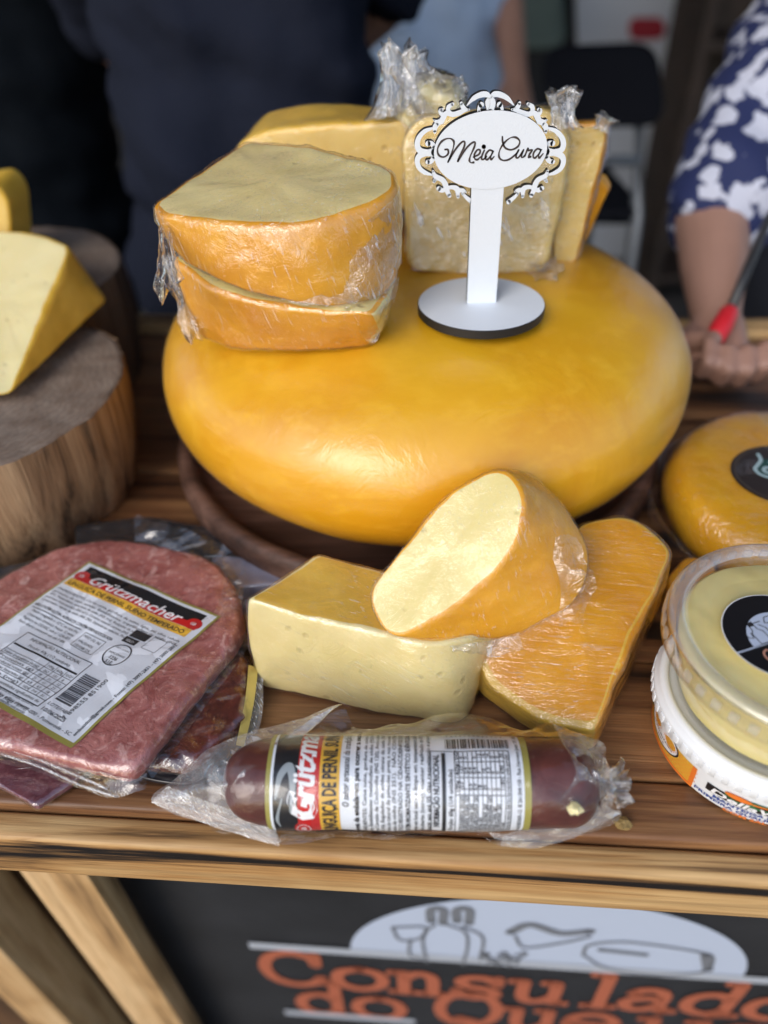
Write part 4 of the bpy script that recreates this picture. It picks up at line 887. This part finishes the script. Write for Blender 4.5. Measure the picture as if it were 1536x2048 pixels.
for k in range(2):
    v, f = tube(crom([az(352+k*-22, 1588+k*14, .010-.003*k), az(450-k*8, 1624+k*14, .0098-.003*k), az(552+k*2, 1660+k*14, .0095-.003*k)]), .0007, 8); mesh('seal_ridge', v, f, POUCH_SEAL, saus)
def tl_(x0, x1, n, th, rad): return [S0+AX*(((az(x, 1560, .0222)-S0)@AX))+rad*(FR*math.cos(th)+UPV*math.sin(th)) for x in np.linspace(x0, x1, n)]
strip('back_fin', tl_(560, 1190, 8, R(125), SR+.002), [az(690, 1412, .040), az(712, 1456, .034), az(800, 1448, .033), az(900, 1428, .033), az(980, 1436, .033), az(1050, 1462, .032), az(1098, 1440, .036), az(1150, 1470, .034)], PO, saus, amp=.0025, sc=60)
strip('front_fin', tl_(560, 1190, 8, R(-55), SR+.0015), [az(560, 1690, .0022), az(690, 1676, .0022), az(800, 1678, .0022), az(940, 1664, .003), az(1000, 1692, .0022), az(1080, 1690, .0022), az(1170, 1666, .003), az(1238, 1640, .005)], PO, saus, amp=.0012, sc=70)
POUCH_X = film_mat('pouch_crumple', (1, .3, 0), 50, 160, .05, .0013, .06, 2.2, 95, veil=.07)
fan('pouch_end', [(1100, 1440, .044), (1150, 1466, .042), (1208, 1488, .034), (1214, 1528, .036), (1240, 1560, .030), (1228, 1600, .026), (1240, 1636, .012), (1170, 1668, .006), (1090, 1660, .012), (1120, 1600, .036), (1150, 1540, .044)], (1180, 1560, .040), POUCH_X, .006, 75)
tuft('pouch_gather', az(1190, 1565, .030), az(1236, 1572, .024), .012, .010, saus, POUCH_X, seed=51)
strip('corner_flap', [az(1010, 1668, .010), az(1100, 1640, .018), az(1190, 1598, .026)], [az(1000, 1694, .0035), az(1110, 1690, .005), az(1240, 1630, .018)], film_mat('pouch_flap', (1, .3, 0), 40, 100, .03, .0006, .05, 2.4, 40, veil=.16), saus, amp=.0015, sc=60)
strip('glint_strip', [az(975, 1664, .0105), az(1020, 1668, .0105), az(1075, 1669, .0105)], [az(990, 1678, .0075), az(1030, 1681, .007), az(1080, 1678, .0075)], POUCH_SEAL, saus, nu=20, nv=4, amp=.0003)  # whitish film strip added to imitate a bright reflection on the pouch
# ================================================================== butter tubs
TC = np.array([.1965, .2270, 0.])
WS, CS, DZ = 1.03, 1.05, -.0105
def cyl(a, r, z): return TC+np.array([r*math.cos(a), r*math.sin(a), z])
wt = empty('butter_tub', TC, 'white butter tub with printed label under the clear tub', 'tub', 'butter tubs')
TUBW = plain('tub_white', (.80, .82, .84), .28)
zt_, rb_, rt_ = .0340, .0520, .0548
v, f = lathe([(.001, .002), (rb_-.004, .002), (rb_-.002, .0005), (rb_, .002)]+[(rb_+(rt_-rb_)*k/6, .003+(zt_-.003)*k/6) for k in range(7)], TC, 96); mesh('tub_body', v, f, TUBW, wt)
lid = mesh('lid', *lathe([(r*WS, z+DZ) for r, z in [(.001, .0455), (.0465, .0455), (.0485, .046), (.0493, .049), (.0505, .0505), (.0530, .0505), (.0542, .0490), (.0545, .047), (.0556, .0462), (.0560, .045), (.0560, .0385), (.0552, .0375), (.0535, .0375)]], TC, 128), TUBW, wt); sharp(lid, 60)
def ribset(parent, n, r, z, sz, mat, name='rib', ph=0):
    v, f = boxv(-sz[0]/2, sz[0]/2, -sz[1]/2, sz[1]/2, -sz[2]/2, sz[2]/2); proto = None
    for k in range(n):
        a = 2*math.pi*k/n+ph; M = Matrix.Translation(Vector(cyl(a, r, z))) @ Matrix.Rotation(a+math.pi/2, 4, 'Z')
        if proto is None:
            o = mesh(name, v, f, mat, parent, smooth=False); bevel(o, min(sz)*.3, 2); proto = o.data
        else: o = link(name, proto, parent)
        o.matrix_basis = M
ribset(lid, 56, .0559*WS, .0415+DZ, (.0036, .0014, .0052), TUBW)
_q = az(1408, 1572, .018)-TC; AC = math.atan2(_q[1], _q[0])-.004/.05         # side of the tub that faces the camera
def wfn(a, b, h):   # a mm round the tub (rightwards), b mm down from the lid
    z = .0200-b*.00058; r = rb_+(rt_-rb_)*max(0, (z-.003)/(zt_-.003)); th = AC+a*.001/.05
    return cyl(th, r+.0003+h, z)
A0 = (math.atan2(*((az(1390, 1560, .03)-TC)[[1, 0]]))-AC)*50
wl = Print(); wl.rect(-60, 0, -2, 27, 2.); wl_ = wl.build('label', wfn, YELLOW, wt, 0)
P = Print(); P.rect(-60, 27, -3, 31, 2.); P.rect(-4.5, 0, -2, 31); P.build('orange_edge', wfn, ORANGE, wl_, .0001)
P = Print(); P.rect(-66, 0, -46, 20, 2.); P.build('green_field', wfn, GREEN, wl_, .0002)
P = Print(); P.disc(-27, 6, 14, 15); P.build('white_badge', wfn, LWHITE, wl_, .0003)
P = Print(); P.ring(-27, 6, 14.4, 15.4, 1.0); P.text('PASTEURIZADO', -27, 13, 3.6, 20, align='c'); P.text('500 g', -27, 17.6, 3, align='c'); P.build('badge_printing', wfn, INK, wl_, .0005)
P = Print()
for i in range(7):
    for j in range(22):
        P.ring(-58+j*2.6+(i % 2)*1.3, 3+i*3.4, .9, 1.2, .35, 8)
P.build('honeycomb', wfn, ORANGE, wl_, .00015)
P = Print(); P.rect(4, 5.5, 45, 16, 2.); P.build('brand_field', wfn, LBLACK, wl_, .0002)
P = Print(); P.disc(24, 6, 12, 5); P.build('green_hills', wfn, GREEN, wl_, .0003)
P = Print(); P.disc(18, 3.5, 6, 3.5); P.rect(24, 3, 44, 5.2); P.build('orange_field', wfn, ORANGE, wl_, .00036)
P = Print(); P.text('DellaVita', 6, 14.5, 10.5, 37, .15, .03); P.build('brand_lettering', wfn, LWHITE, wl_, .0005)
P = Print(); P.text('MANTEIGA DE', 8, 21.3, 5.2, 30, 0, .03); P.text('PRIMEIRA QUALIDADE', -1, 26.5, 5.0, 46, 0, .03); P.build('blue_lettering', wfn, BLUEINK, wl_, .0003)
P = Print(); P.text('COM SAL', 14, 31.4, 4.8, 20, 0, .03); P.build('orange_lettering', wfn, ORANGE, wl_, .0003)
# clear tub on top
ct = empty('butter_tub', TC+np.array([0, 0, .0415]), 'clear tub of pale yellow butter with round black sticker, on the white tub', 'tub', 'butter tubs')
BUT = NT('butter'); co = BUT.coord(); aa = BUT.noise(co, 30, 4, .55, .8); BUT = BUT.pbr(BUT.mix(BUT.ramp(aa, [(.3, 0), (.7, 1)]), (.86, .71, .27), (.90, .79, .37)), .4, BUT.bump(BUT.noise(co, 28, 2, .4, .8), .0025), .25, .4)
zb_c, zt_c, rbc, rtc = .0475+DZ, .0905+DZ, .0450*CS, .0525*CS
def lump_(v, amp): return v
v, f = lathe([(.001, zb_c+.001), (rbc-.003, zb_c+.001), (rbc-.001, zb_c+.003)]+[(rbc-.0008+(rtc-rbc)*k/8, zb_c+.004+(zt_c-.006-zb_c)*k/8) for k in range(9)]+[(rtc-.003, zt_c), (rtc-.012, zt_c-.0012), (.042, zt_c-.001), (.03, zt_c-.0004), (.018, zt_c), (.001, zt_c+.0003)], TC, 110, None, .0010, 28); mesh('butter', v, f, BUT, ct)
v, f = lathe([(.001, zb_c), (rbc-.001, zb_c), (rbc+.0006, zb_c+.002)]+[(rbc+.0010+(rtc-rbc)*k/6, zb_c+.003+(zt_c-zb_c-.003)*k/6) for k in range(7)], TC, 110); mesh('tub_wall', v, f, PLASTIC, ct)
cl = mesh('lid', *lathe([(r*CS, z+DZ) for r, z in [(.001, .0945), (.0480, .0945), (.0500, .0950), (.0512, .0975), (.0525, .0985), (.0560, .0985), (.0578, .0975), (.0590, .0950), (.0595, .0915), (.0596, .0850), (.0588, .0842), (.0570, .0842)]], TC, 140), PLASTIC, ct)
rim = mesh('lid_rim', *lathe([(r*CS, z+DZ) for r, z in [(.0505, .0962), (.0515, .0980), (.0530, .0990), (.0558, .0990), (.0575, .0982), (.0588, .0962), (.0575, .0968), (.053, .0975), (.0505, .0962)]], TC, 140), PLASTIC_F, ct)
ribset(cl, 44, .0588*CS, .0895+DZ, (.0046, .0018, .0052), PLASTIC_F)
LC = TC+np.array([.012, -.0035, .0])
st0 = az(1448, 1290, .095); SCn = az(1561, 1272, .095+DZ)  # sticker centre
stR = .0265
SA = R(17)
def stfn(a, b, h):
    c, n = math.cos(SA), math.sin(SA); return SCn+np.array([(a*c+b*n)*.001, (a*n-b*c)*.001, .0003+h])
P = Print(); P.disc(0, 0, stR*1000, stR*1000, 64); stk = P.build('sticker', stfn, LWHITE, ct, 0)
P = Print(); P.disc(0, 0, stR*1000-.5, stR*1000-.5, 64); P.build('black_disc', stfn, LBLACK, stk, .0001)
P = Print(); P.disc(0, 2, 16.5, 16.5, 40, math.pi, 2*math.pi); P.rect(-26, 1.6, 26, 2.4); P.build('half_circle', stfn, BWHITE, stk, .0002)
P = Print(); 
for pts in ([(-10.5, -11.5), (-10.5, -7), (-12, -5), (-12, 1.5), (-6, 1.5), (-6, -5), (-7.8, -7), (-7.8, -11.5)], [(-8, -10.5), (-3.6, -10.5)], [(-5.5, -9), (-3.4, -6.5), (-3.4, 1.5)], [(-15.5, -6), (-15, -3.4), (-13, -2.6), (-12.4, -5.6)], [(-2, -9), (0, -12), (4, -12), (6, -9), (2, -7.5), (-2, -9)], [(-1, -7), (2, -5.5), (5, -7)], [(1, -2), (6, -4), (12, -3), (13, 0), (6, 1), (1, -2)]): P.stroke(pts, .5, 4, dz=0, smooth=False)
P.rect(-10.6, -11.6, -7.7, -9); P.build('line_drawing', stfn, INK, stk, .0003)
P = Print(); P.stroke([(-11, 6.5), (-12.5, 5), (-15, 6.5), (-15.2, 10), (-12.5, 11.5), (-10, 10)], .9, 6, dz=0); P.text('onsulado', -9, 11.5, 7, 26, .3); P.text('do Queijo', -8, 18, 6.5, 22, .3); P.build('lettering', stfn, plain('sticker_copper', (.55, .26, .18), .45), stk, .0003)
# ================================================================== orange round cheese with black label
OC = np.array([.292, .392, 0.])
oc = empty('round_cheese', OC, 'bright orange round cheese with black oval label in clear film', 'cheese', 'wrapped cheese pieces')
ORC = cheese_rind('orange_rind', (.84, .385, .006), (.90, .48, .012), .3, .06)
prof = [(.001, .003), (.07, .003)]+[(.076+.0185*math.cos(t)**.8, .026+.022*math.sin(t)) for t in np.linspace(-1.3, 1.3, 14)]+[(.072, .0490), (.05, .0506), (.02, .051), (.001, .051)]
v, f = lathe(prof, OC, 110, None, .0012, 25); o = mesh('cheese_body', v, f, ORC, oc); recalc(o); film_over('shrink_film', o, .0007, .0022, 50, film_mat('shrink_film', (1, -.3, 0), 20, 160, .02, .0016, .07, 1.8, 60), oc)
v, f = lathe([(.0965, .012), (.0985, .020), (.103, .026), (.106, .022), (.104, .010), (.102, .003)], OC, 90, None, .003, 40); mesh('film_skirt', v, f, POUCH, oc)
OLc = az(1580, 952, .052)
def ofn(a, b, h):
    x, y = OLc[0]+a*.001, OLc[1]-b*.001; d = math.hypot(x-OC[0], y-OC[1]); return np.array([x, y, .0528-.00025*(d/.03)**2+h])
P = Print()
for i in range(8):
    pass
lb = Print(); lb.disc(0, 0, 38, 34, 64); lb_ = lb.build('label', ofn, plain('label_dark', (.022, .017, .016), .35), oc, .0006)
P = Print(); P.ring(0, 0, 36, 32, 1.2, 64); P.build('label_ring', ofn, plain('ring_brown', (.07, .055, .045), .4), lb_, .0008)
P = Print(); P.rect(-14, 4-22, 40, 4, 4); P.disc(-14, -5, 7, 9); P.build('green_plate', ofn, plain('plate_green', (.015, .07, .06), .4), lb_, .0008)
P = Print(); P.stroke([(-12, -24), (-13, -17), (-17, -12), (-21, -7), (-19, 0), (-10, 3), (20, 3)], 2.6, dz=0); P.stroke([(-6, -8), (-14, -8), (-15, -3), (-6, -2)], 2.6, dz=0); P.stroke([(-8, -14), (-3, -17), (4, -16)], 2.6, dz=0); P.build('light_lettering', ofn, plain('plate_light', (.35, .48, .5), .4), lb_, .001)
# orange piece half hidden behind the tubs
A = fillet([(az(x, y, .026), .006) for x, y in [(1335, 1150), (1372, 1110), (1430, 1118), (1440, 1230), (1352, 1232)]]); B = A.copy(); B[:, 2] = .001
wedge('cheese_piece', 'small orange cheese piece hidden between the golden slab and the tubs', A, B, [RIND_O, RIND_O, RIND_O], FILM, .003)
# ================================================================== crumbs
def crumb(name, c, r, mat, label, seed):
    bm = bmesh.new(); bmesh.ops.create_icosphere(bm, subdivisions=2, radius=r)
    for q in bm.verts:
        k = 1+.45*noise.noise(q.co*(1.6/r)+Vector((seed, 0, 0))); q.co = Vector((q.co.x*k, q.co.y*k*.9, q.co.z*k*.65))+Vector(c)
    me = bpy.data.meshes.new(name); bm.to_mesh(me); bm.free(); me.materials.append(mat); o = link(name, me); tag(o, label, 'crumb'); return o
pc = S0+AX*((az(1150, 1600, .03)-S0)@AX)+(SR+.0035)*(FR*math.cos(R(35))+UPV*math.sin(R(35)))
crumb('cheese_crumb', az(1150, 1618, pc[2]+.0), .0034, CUT_L, 'small pale cheese crumb lying on the sausage pouch', 2)
crumb('cheese_crumb', az(1246, 1646, .0026), .0040, plain('crumb_brown', (.30, .20, .07), .8, bump=.001, bs=400, vary=.4), 'brownish crumb on the counter right of the sausage pouch', 7)
# ================================================================== people and things behind
def capsule(p0, r0, p1, r1, n=16, flat=1.):
    p0, p1 = np.array(p0, float), np.array(p1, float); d = p1-p0; L = np.linalg.norm(d); d = d/L
    u = np.cross(d, [0, 1., 0] if abs(d[1]) < .9 else [1., 0, 0]); u /= np.linalg.norm(u); w = np.cross(d, u); V = []
    st = [(-r0*math.cos(t), r0*math.sin(t)) for t in np.linspace(.12, math.pi/2, 5)]+[(L+r1*math.sin(t), r1*math.cos(t)) for t in np.linspace(0, math.pi/2-.12, 5)]
    for s, r in st:
        for j in range(n):
            a = 2*math.pi*j/n; o = (u*math.cos(a)+w*math.sin(a))*r; o[1] *= flat; V.append(p0+d*s+o)
    fs = grid_faces(n, len(st), True); fs.append(tuple(range(n))[::-1]); fs.append(tuple((len(st)-1)*n+j for j in range(n))); return V, fs
def blend(name, caps, vox, mat, parent, smooth=6, folds=0., fs_=14):
    """one continuous surface grown from overlapping tapered limbs"""
    V, Fc = [], []
    for c in caps:
        v, f = capsule(*c); o = len(V); V += list(v); Fc += [tuple(i+o for i in q) for q in f]
    o = mesh('tmp', V, Fc, mat)
    m = o.modifiers.new('r', 'REMESH'); m.mode = 'VOXEL'; m.voxel_size = vox
    s = o.modifiers.new('s', 'SMOOTH'); s.factor = .5; s.iterations = smooth
    dg = bpy.context.evaluated_depsgraph_get(); me = bpy.data.meshes.new_from_object(o.evaluated_get(dg)); bpy.data.objects.remove(o)
    me.name = name; me.polygons.foreach_set('use_smooth', [True]*len(me.polygons))
    if folds:
        nr = [q.normal.copy() for q in me.vertices]
        for q, nn in zip(me.vertices, nr):
            q.co += nn*folds*noise.fractal(Vector((q.co.x*fs_+q.co.z*fs_*.7, q.co.y*fs_*.3, q.co.z*fs_*1.1)), 1., 2., 3)
    if not me.materials: me.materials.append(mat)
    me.update(); return link(name, me, parent)
SKIN = plain('skin', (.34, .19, .14), .5, vary=.1, bs=60); NAVY = plain('navy_cloth', (.013, .016, .028), .9, .08, bump=.0015, bs=60); BLACKC = plain('black_cloth', (.004, .006, .009), .9, .08, bump=.0015, bs=60); SHIRT = plain('blue_shirt', (.36, .48, .68), .8, bump=.001, bs=50); JEANS = plain('dark_trousers', (.012, .014, .022), .85)
def person(x, y, label, top, bottom, w=.17, facing=1, hem=-.02, s=1., arm=None, ape=None):
    e = empty('person', (x, y, -.9), label, 'person', 'people behind the counter')
    z = -.9; hip = z+.88*s; sh = z+1.38*s
    body = [((x-.09*s, y, z+.06), .05, (x-.085*s, y, z+.46*s), .06), ((x-.085*s, y, z+.46*s), .06, (x-.08*s, y, hip), .085), ((x+.09*s, y, z+.06), .05, (x+.085*s, y, z+.46*s), .06), ((x+.085*s, y, z+.46*s), .06, (x+.08*s, y, hip), .085),
        ((x-.06*s, y, hip), .10, (x+.06*s, y, hip), .10), ((x, y, hip), .10, (x, y, sh-.08), .11), ((x-.12*s, y, sh-.03), .06, (x+.12*s, y, sh-.03), .06), ((x, y, sh), .05, (x, y-.01, sh+.10), .05), ((x, y-.015, sh+.15), .075, (x, y-.02, sh+.24), .085), ((x, y-.10, sh+.17), .012, (x, y-.095, sh+.195), .010),
        ((x-.09*s, y, z+.05), .045, (x-.095*s, y-.14, z+.035), .035), ((x+.09*s, y, z+.05), .045, (x+.095*s, y-.14, z+.035), .035)]
    for sg in (-1, 1):
        el = (x+sg*.27*s, y+.02, z+1.10*s); wr = (x+sg*.28*s, y-.08, z+.88*s)
        if arm and sg in arm: el, wr = arm[sg]
        body += [((x+sg*.19*s, y, sh-.04), .052, el, .042), (el, .042, wr, .028)]
        wr = np.array(wr); dv = wr-np.array(el); dv = dv/np.linalg.norm(dv); sd = np.cross(dv, [0, 1., 0]); sd = sd/np.linalg.norm(sd)
        body.append((wr, .028, wr+dv*.075, .032))
        for k in range(4): b0 = wr+dv*.08+sd*(k-1.5)*.017; body.append((b0, .0095, b0+dv*(.06+.01*(1 if k in (1, 2) else 0))+np.array([0, -.02, 0]), .008))
        body.append((wr+dv*.03+sd*.03*(-sg), .011, wr+dv*.075+sd*.05*(-sg), .009))
    blend('body', body, .010, SKIN, e, 3)
    g = .018
    trs = [(a, r0+g, b, r1+g) for a, r0, b, r1 in body[:5]]
    blend('trousers', trs, .016, bottom, e, 6, .008)
    tz = hip+hem*s
    tp_ = [((x-w*.42, y, tz), w*.62, (x+w*.42, y, tz), w*.62), ((x-w*.3, y, tz), w*.8, (x-w*.3, y, sh-.12), w*.72), ((x+w*.3, y, tz), w*.8, (x+w*.3, y, sh-.12), w*.72), ((x-.13*s, y, sh-.05), .085, (x+.13*s, y, sh-.05), .085)]
    for sg in (-1, 1):
        a, r0, b, r1 = [q for q in body if abs(q[0][0]-(x+sg*.19*s)) < 1e-6 and abs(q[0][2]-(sh-.04)) < 1e-6][0]; b = np.array(b); a = np.array(a); tp_.append((a, .075, a+(b-a)*.9, .062))
    blend('shirt', tp_, .014, top, e, 5, .024, 9)
    return e
c = ad(470, 200, .92); person(c[0], c[1]+.06, 'person in dark navy clothes standing close behind the big wheel', NAVY, NAVY, .165, hem=-.05, s=1.0, arm={-1: ((c[0]-.2, c[1]+.22, .22), (c[0]-.12, c[1]+.30, .10)), 1: ((c[0]+.2, c[1]+.25, .25), (c[0]+.1, c[1]+.32, .15))})
c = ad(-60, 200, 1.15); person(c[0]-.01, c[1]+.05, 'person in black clothes at the left edge behind the stumps', BLACKC, BLACKC, .19, hem=-.05, arm={1: ((c[0]+.24, c[1]+.1, .20), (c[0]+.22, c[1]+.14, -.03))})
c = ad(850, 60, 1.75); person(c[0], c[1], 'person in light blue shirt and dark trousers further back', SHIRT, JEANS, .185, hem=-.075+.03, arm={1: (ad(1010, -20, 1.7), ad(1030, 150, 1.65))})
# woman at the right: patterned sleeve, bare forearm, red handle in the hand
t = NT('leaf_print'); co = t.coord((1, 1, 1)); d_ = t.noise(co, 18, 4, .6, 2.0); vv = t.n('ShaderNodeTexVoronoi', feature='F1'); vv.inputs['Scale'].default_value = 40; 
mm = t.n('ShaderNodeVectorMath', operation='MULTIPLY_ADD'); nn = t.n('ShaderNodeTexNoise'); nn.inputs['Scale'].default_value = 30; nn.inputs['Detail'].default_value = 4; t.l(co, nn.inputs['Vector']); t.l(nn.outputs['Color'], mm.inputs[0]); mm.inputs[1].default_value = (.05,)*3; t.l(co, mm.inputs[2]); t.l(mm.outputs[0], vv.inputs['Vector'])
PRINTC = t.pbr(t.mix(t.ramp(vv.outputs['Distance'], [(.44, 0), (.50, 1)]), (.52, .54, .64), (.012, .020, .085)), .8)
sh_, el_, wr_ = ad(1690, -40, .86), ad(1424, 440, .76), ad(1432, 652, .70)
wp = empty('person', (sh_[0]+.1, sh_[1]+.05, -.9), 'person in blue and white leaf print blouse, bare forearm, holding a red handle', 'person', 'people behind the counter')
bx, by = sh_[0]+.17, sh_[1]+.06
dv = (wr_-el_)/np.linalg.norm(wr_-el_); hd_ = ad(1438, 720, .68)-wr_; hl = np.linalg.norm(hd_); hd_ /= hl; sd = np.array([1., 0, 0])-hd_*hd_[0]; sd /= np.linalg.norm(sd); nf = np.cross(sd, hd_)
if nf[1] > 0: nf = -nf
body = [(sh_, .045, el_, .037), (el_, .037, el_+(wr_-el_)*.45, .032), (el_+(wr_-el_)*.45, .032, wr_, .021), (wr_-sd*.006, .018, wr_+hd_*.042-sd*.012, .016), (wr_+sd*.008, .018, wr_+hd_*.042+sd*.012, .016)]
for k in range(4):
    b0 = wr_+hd_*.050+sd*(k-1.4)*.0160; m_ = b0+hd_*[.020, .026, .025, .018][k]+nf*.014; t_ = m_+hd_*.004+nf*.018-hd_*.012*0; q_ = t_-hd_*.018+nf*.004
    body += [(b0, .0085, m_, .0078), (m_, .0078, t_, .0072), (t_, .0072, q_, .0066)]
th0 = wr_+hd_*.014-sd*.022; body += [(th0, .012, th0+hd_*.022-sd*.008+nf*.016, .0095), (th0+hd_*.022-sd*.008+nf*.016, .0095, th0+hd_*.032+sd*.006+nf*.030, .008)]
body += [((bx, by, -.02), .14, (bx, by, .46), .15), ((bx-.1, by, .47), .06, (bx+.1, by, .47), .06), (sh_, .06, (bx, by, .47), .08), ((bx, by, .5), .05, (bx, by, .6), .05), ((bx, by-.01, .66), .075, (bx, by-.02, .75), .085), ((bx, by-.1, .68), .012, (bx, by-.095, .705), .010),
  ((bx-.08, by, -.05), .10, (bx-.09, by, -.84), .05), ((bx+.08, by, -.05), .10, (bx+.09, by, -.84), .05), ((bx+.19, by, .44), .05, (bx+.26, by, .18), .04), ((bx+.26, by, .18), .04, (bx+.24, by-.06, -.02), .03)]
blend('body', body, .0035, SKIN, wp, 2)
blend('blouse', [(sh_, .085, sh_+(el_-sh_)*.6, .074), (sh_+(el_-sh_)*.5, .074, el_+(sh_-el_)*.06, .058), ((bx, by, -.12), .17, (bx, by, .42), .17), (sh_, .085, (bx, by, .44), .10), ((bx+.19, by, .44), .07, (bx+.25, by, .22), .06)], .010, PRINTC, wp, 4, .010, 18)
blend('trousers', [((bx-.08, by, -.1), .125, (bx-.09, by, -.8), .075), ((bx+.08, by, -.1), .125, (bx+.09, by, -.8), .075)], .016, JEANS, wp, 5, .006)
kn = empty('serving_tool', ad(1440, 650, .66), 'red plastic handle of a tool held in the hand at right', 'tool')
p0, p1 = ad(1424, 688, .655), ad(1462, 618, .668); v, f = tube([p0, p0+(p1-p0)*.1, p0+(p1-p0)*.5, p0+(p1-p0)*.9, p1], [.005, .0085, .0095, .0085, .006], 14); mesh('handle', v, f, plain('red_plastic', (.62, .02, .03), .4), kn)
p2 = ad(1540, 430, .70); v, f = tube([p1, p1+(p2-p1)*.5, p2], [.0045, .0045, .004], 10); mesh('blade', v, f, plain('dark_steel', (.03, .03, .032), .4), kn)
# folding chair
CH = empty('folding_chair', ad(1210, 500, 1.4), 'black folding chair with grey metal frame behind the cheese wheel', 'chair')
cm = plain('chair_black', (.005, .006, .010), .7, .1); cg = plain('chair_grey', (.17, .19, .22), .4, metal=.4)
D_ = 1.42
A = fillet([(ad(x, y, D_), .05) for x, y in [(1085, 95), (1318, 85), (1335, 255), (1095, 260)]]); B = A+np.array([0, .03, .0]); V, fs, fk = block(A, B, .012, 4, 0, 0); o = mesh('backrest', V, fs, cm, CH); recalc(o)
A = fillet([(ad(x, y, D_)+np.array([0, q, 0]), .04) for x, y, q in [(1105, 420, .0), (1300, 420, .0), (1300, 420, .34), (1105, 420, .34)]]); B = A+np.array([0, 0, -.03]); V, fs, fk = block(A, B, .01, 4, 0, 0); o = mesh('seat', V, fs, cm, CH); recalc(o)
for x in (1110, 1292):
    a = ad(x, 180, D_)+np.array([0, .035, 0]); b = ad(x-14, 440, D_)+np.array([0, .02, 0]); g_ = np.array([b[0], b[1]-.12, -.9]); v, f = tube([a, b, g_], .0125, 12); mesh('leg', v, f, cg, CH)
    a = b+np.array([0, .30, 0]); g_ = np.array([b[0], b[1]+.38, -.9]); v, f = tube([b+np.array([0, .06, .0]), a, g_], .0125, 12); mesh('leg', v, f, cg, CH)
v, f = tube([ad(1100, 332, D_)+np.array([0, .03, 0]), ad(1290, 330, D_)+np.array([0, .03, 0])], .011, 12); mesh('cross_bar', v, f, cg, CH)
# banner, green bag and dark shelf far behind
bn = empty('banner', ad(1260, 300, 2.7), 'pale blue white banner with a red emblem in the far background', 'banner'); n3 = (0, 1, 0); q0 = ad(1260, 60, 2.7)
A = fillet([(ap(x, y, q0, n3), .01) for x, y in [(1150, -60), (1420, -60), (1372, 560), (1172, 560)]]); B = A+np.array([0, .02, 0]); V, fs, fk = block(A, B, .004, 3, 0, 0); o = mesh('cloth', V, fs, plain('banner_white', (.68, .72, .80), .8), bn); recalc(o)
A = fillet([(ap(x, y, q0-np.array([0, .012, 0]), n3), .05) for x, y in [(1258, 35), (1330, 35), (1330, 78), (1258, 80)]]); B = A+np.array([0, .005, 0]); V, fs, fk = block(A, B, .001, 2, 0, 0); o = mesh('emblem', V, fs, plain('banner_red', (.42, .03, .05), .7), bn); recalc(o)
shf = empty('shelf', ad(1460, 500, 2.3), 'dark brown wooden shelf in the far background at right', 'shelf'); sw = plain('shelf_brown', (.045, .028, .02), .7, vary=.3, bs=60)
q0 = ad(1460, 100, 2.3); xl = ap(1398, 100, q0, n3)[0]; xr = xl+.75; zt2 = q0[2]+.25
for nm_, dm in (('side', (xl, xl+.03, q0[1], q0[1]+.3, -.9, zt2)), ('side', (xr-.03, xr, q0[1], q0[1]+.3, -.9, zt2)), ('back', (xl+.031, xr-.031, q0[1]+.28, q0[1]+.299, -.9, zt2))): v, f = boxv(*dm); mesh(nm_, v, f, sw, shf, smooth=False)
for zz in (-.8, -.4, -.05, .22): v, f = boxv(xl+.031, xr-.031, q0[1]+.005, q0[1]+.279, zz, zz+.025); mesh('board', v, f, sw, shf, smooth=False)
bgc = ad(1060, 60, 2.5); A = fillet([(ad(x, y, 2.5), .05) for x, y in [(1030, -40), (1120, -40), (1130, 90), (1040, 95)]]); B = A+np.array([0, .12, 0]); V, fs, fk = block(A, B, .03, 4, .02, .004, 10)
gb = empty('cloth_bag', bgc, 'greyish green bag hanging far behind between the blue shirt and the chair', 'bag'); o = mesh('bag_body', V, fs, plain('bag_green', (.13, .17, .15), .8), gb); recalc(o)
v, f = tube([ad(1050, -30, 2.52), ad(1075, -120, 2.53), ad(1100, -30, 2.52)], .008, 8); mesh('strap', v, f, plain('strap_green', (.08, .1, .09), .8), gb)
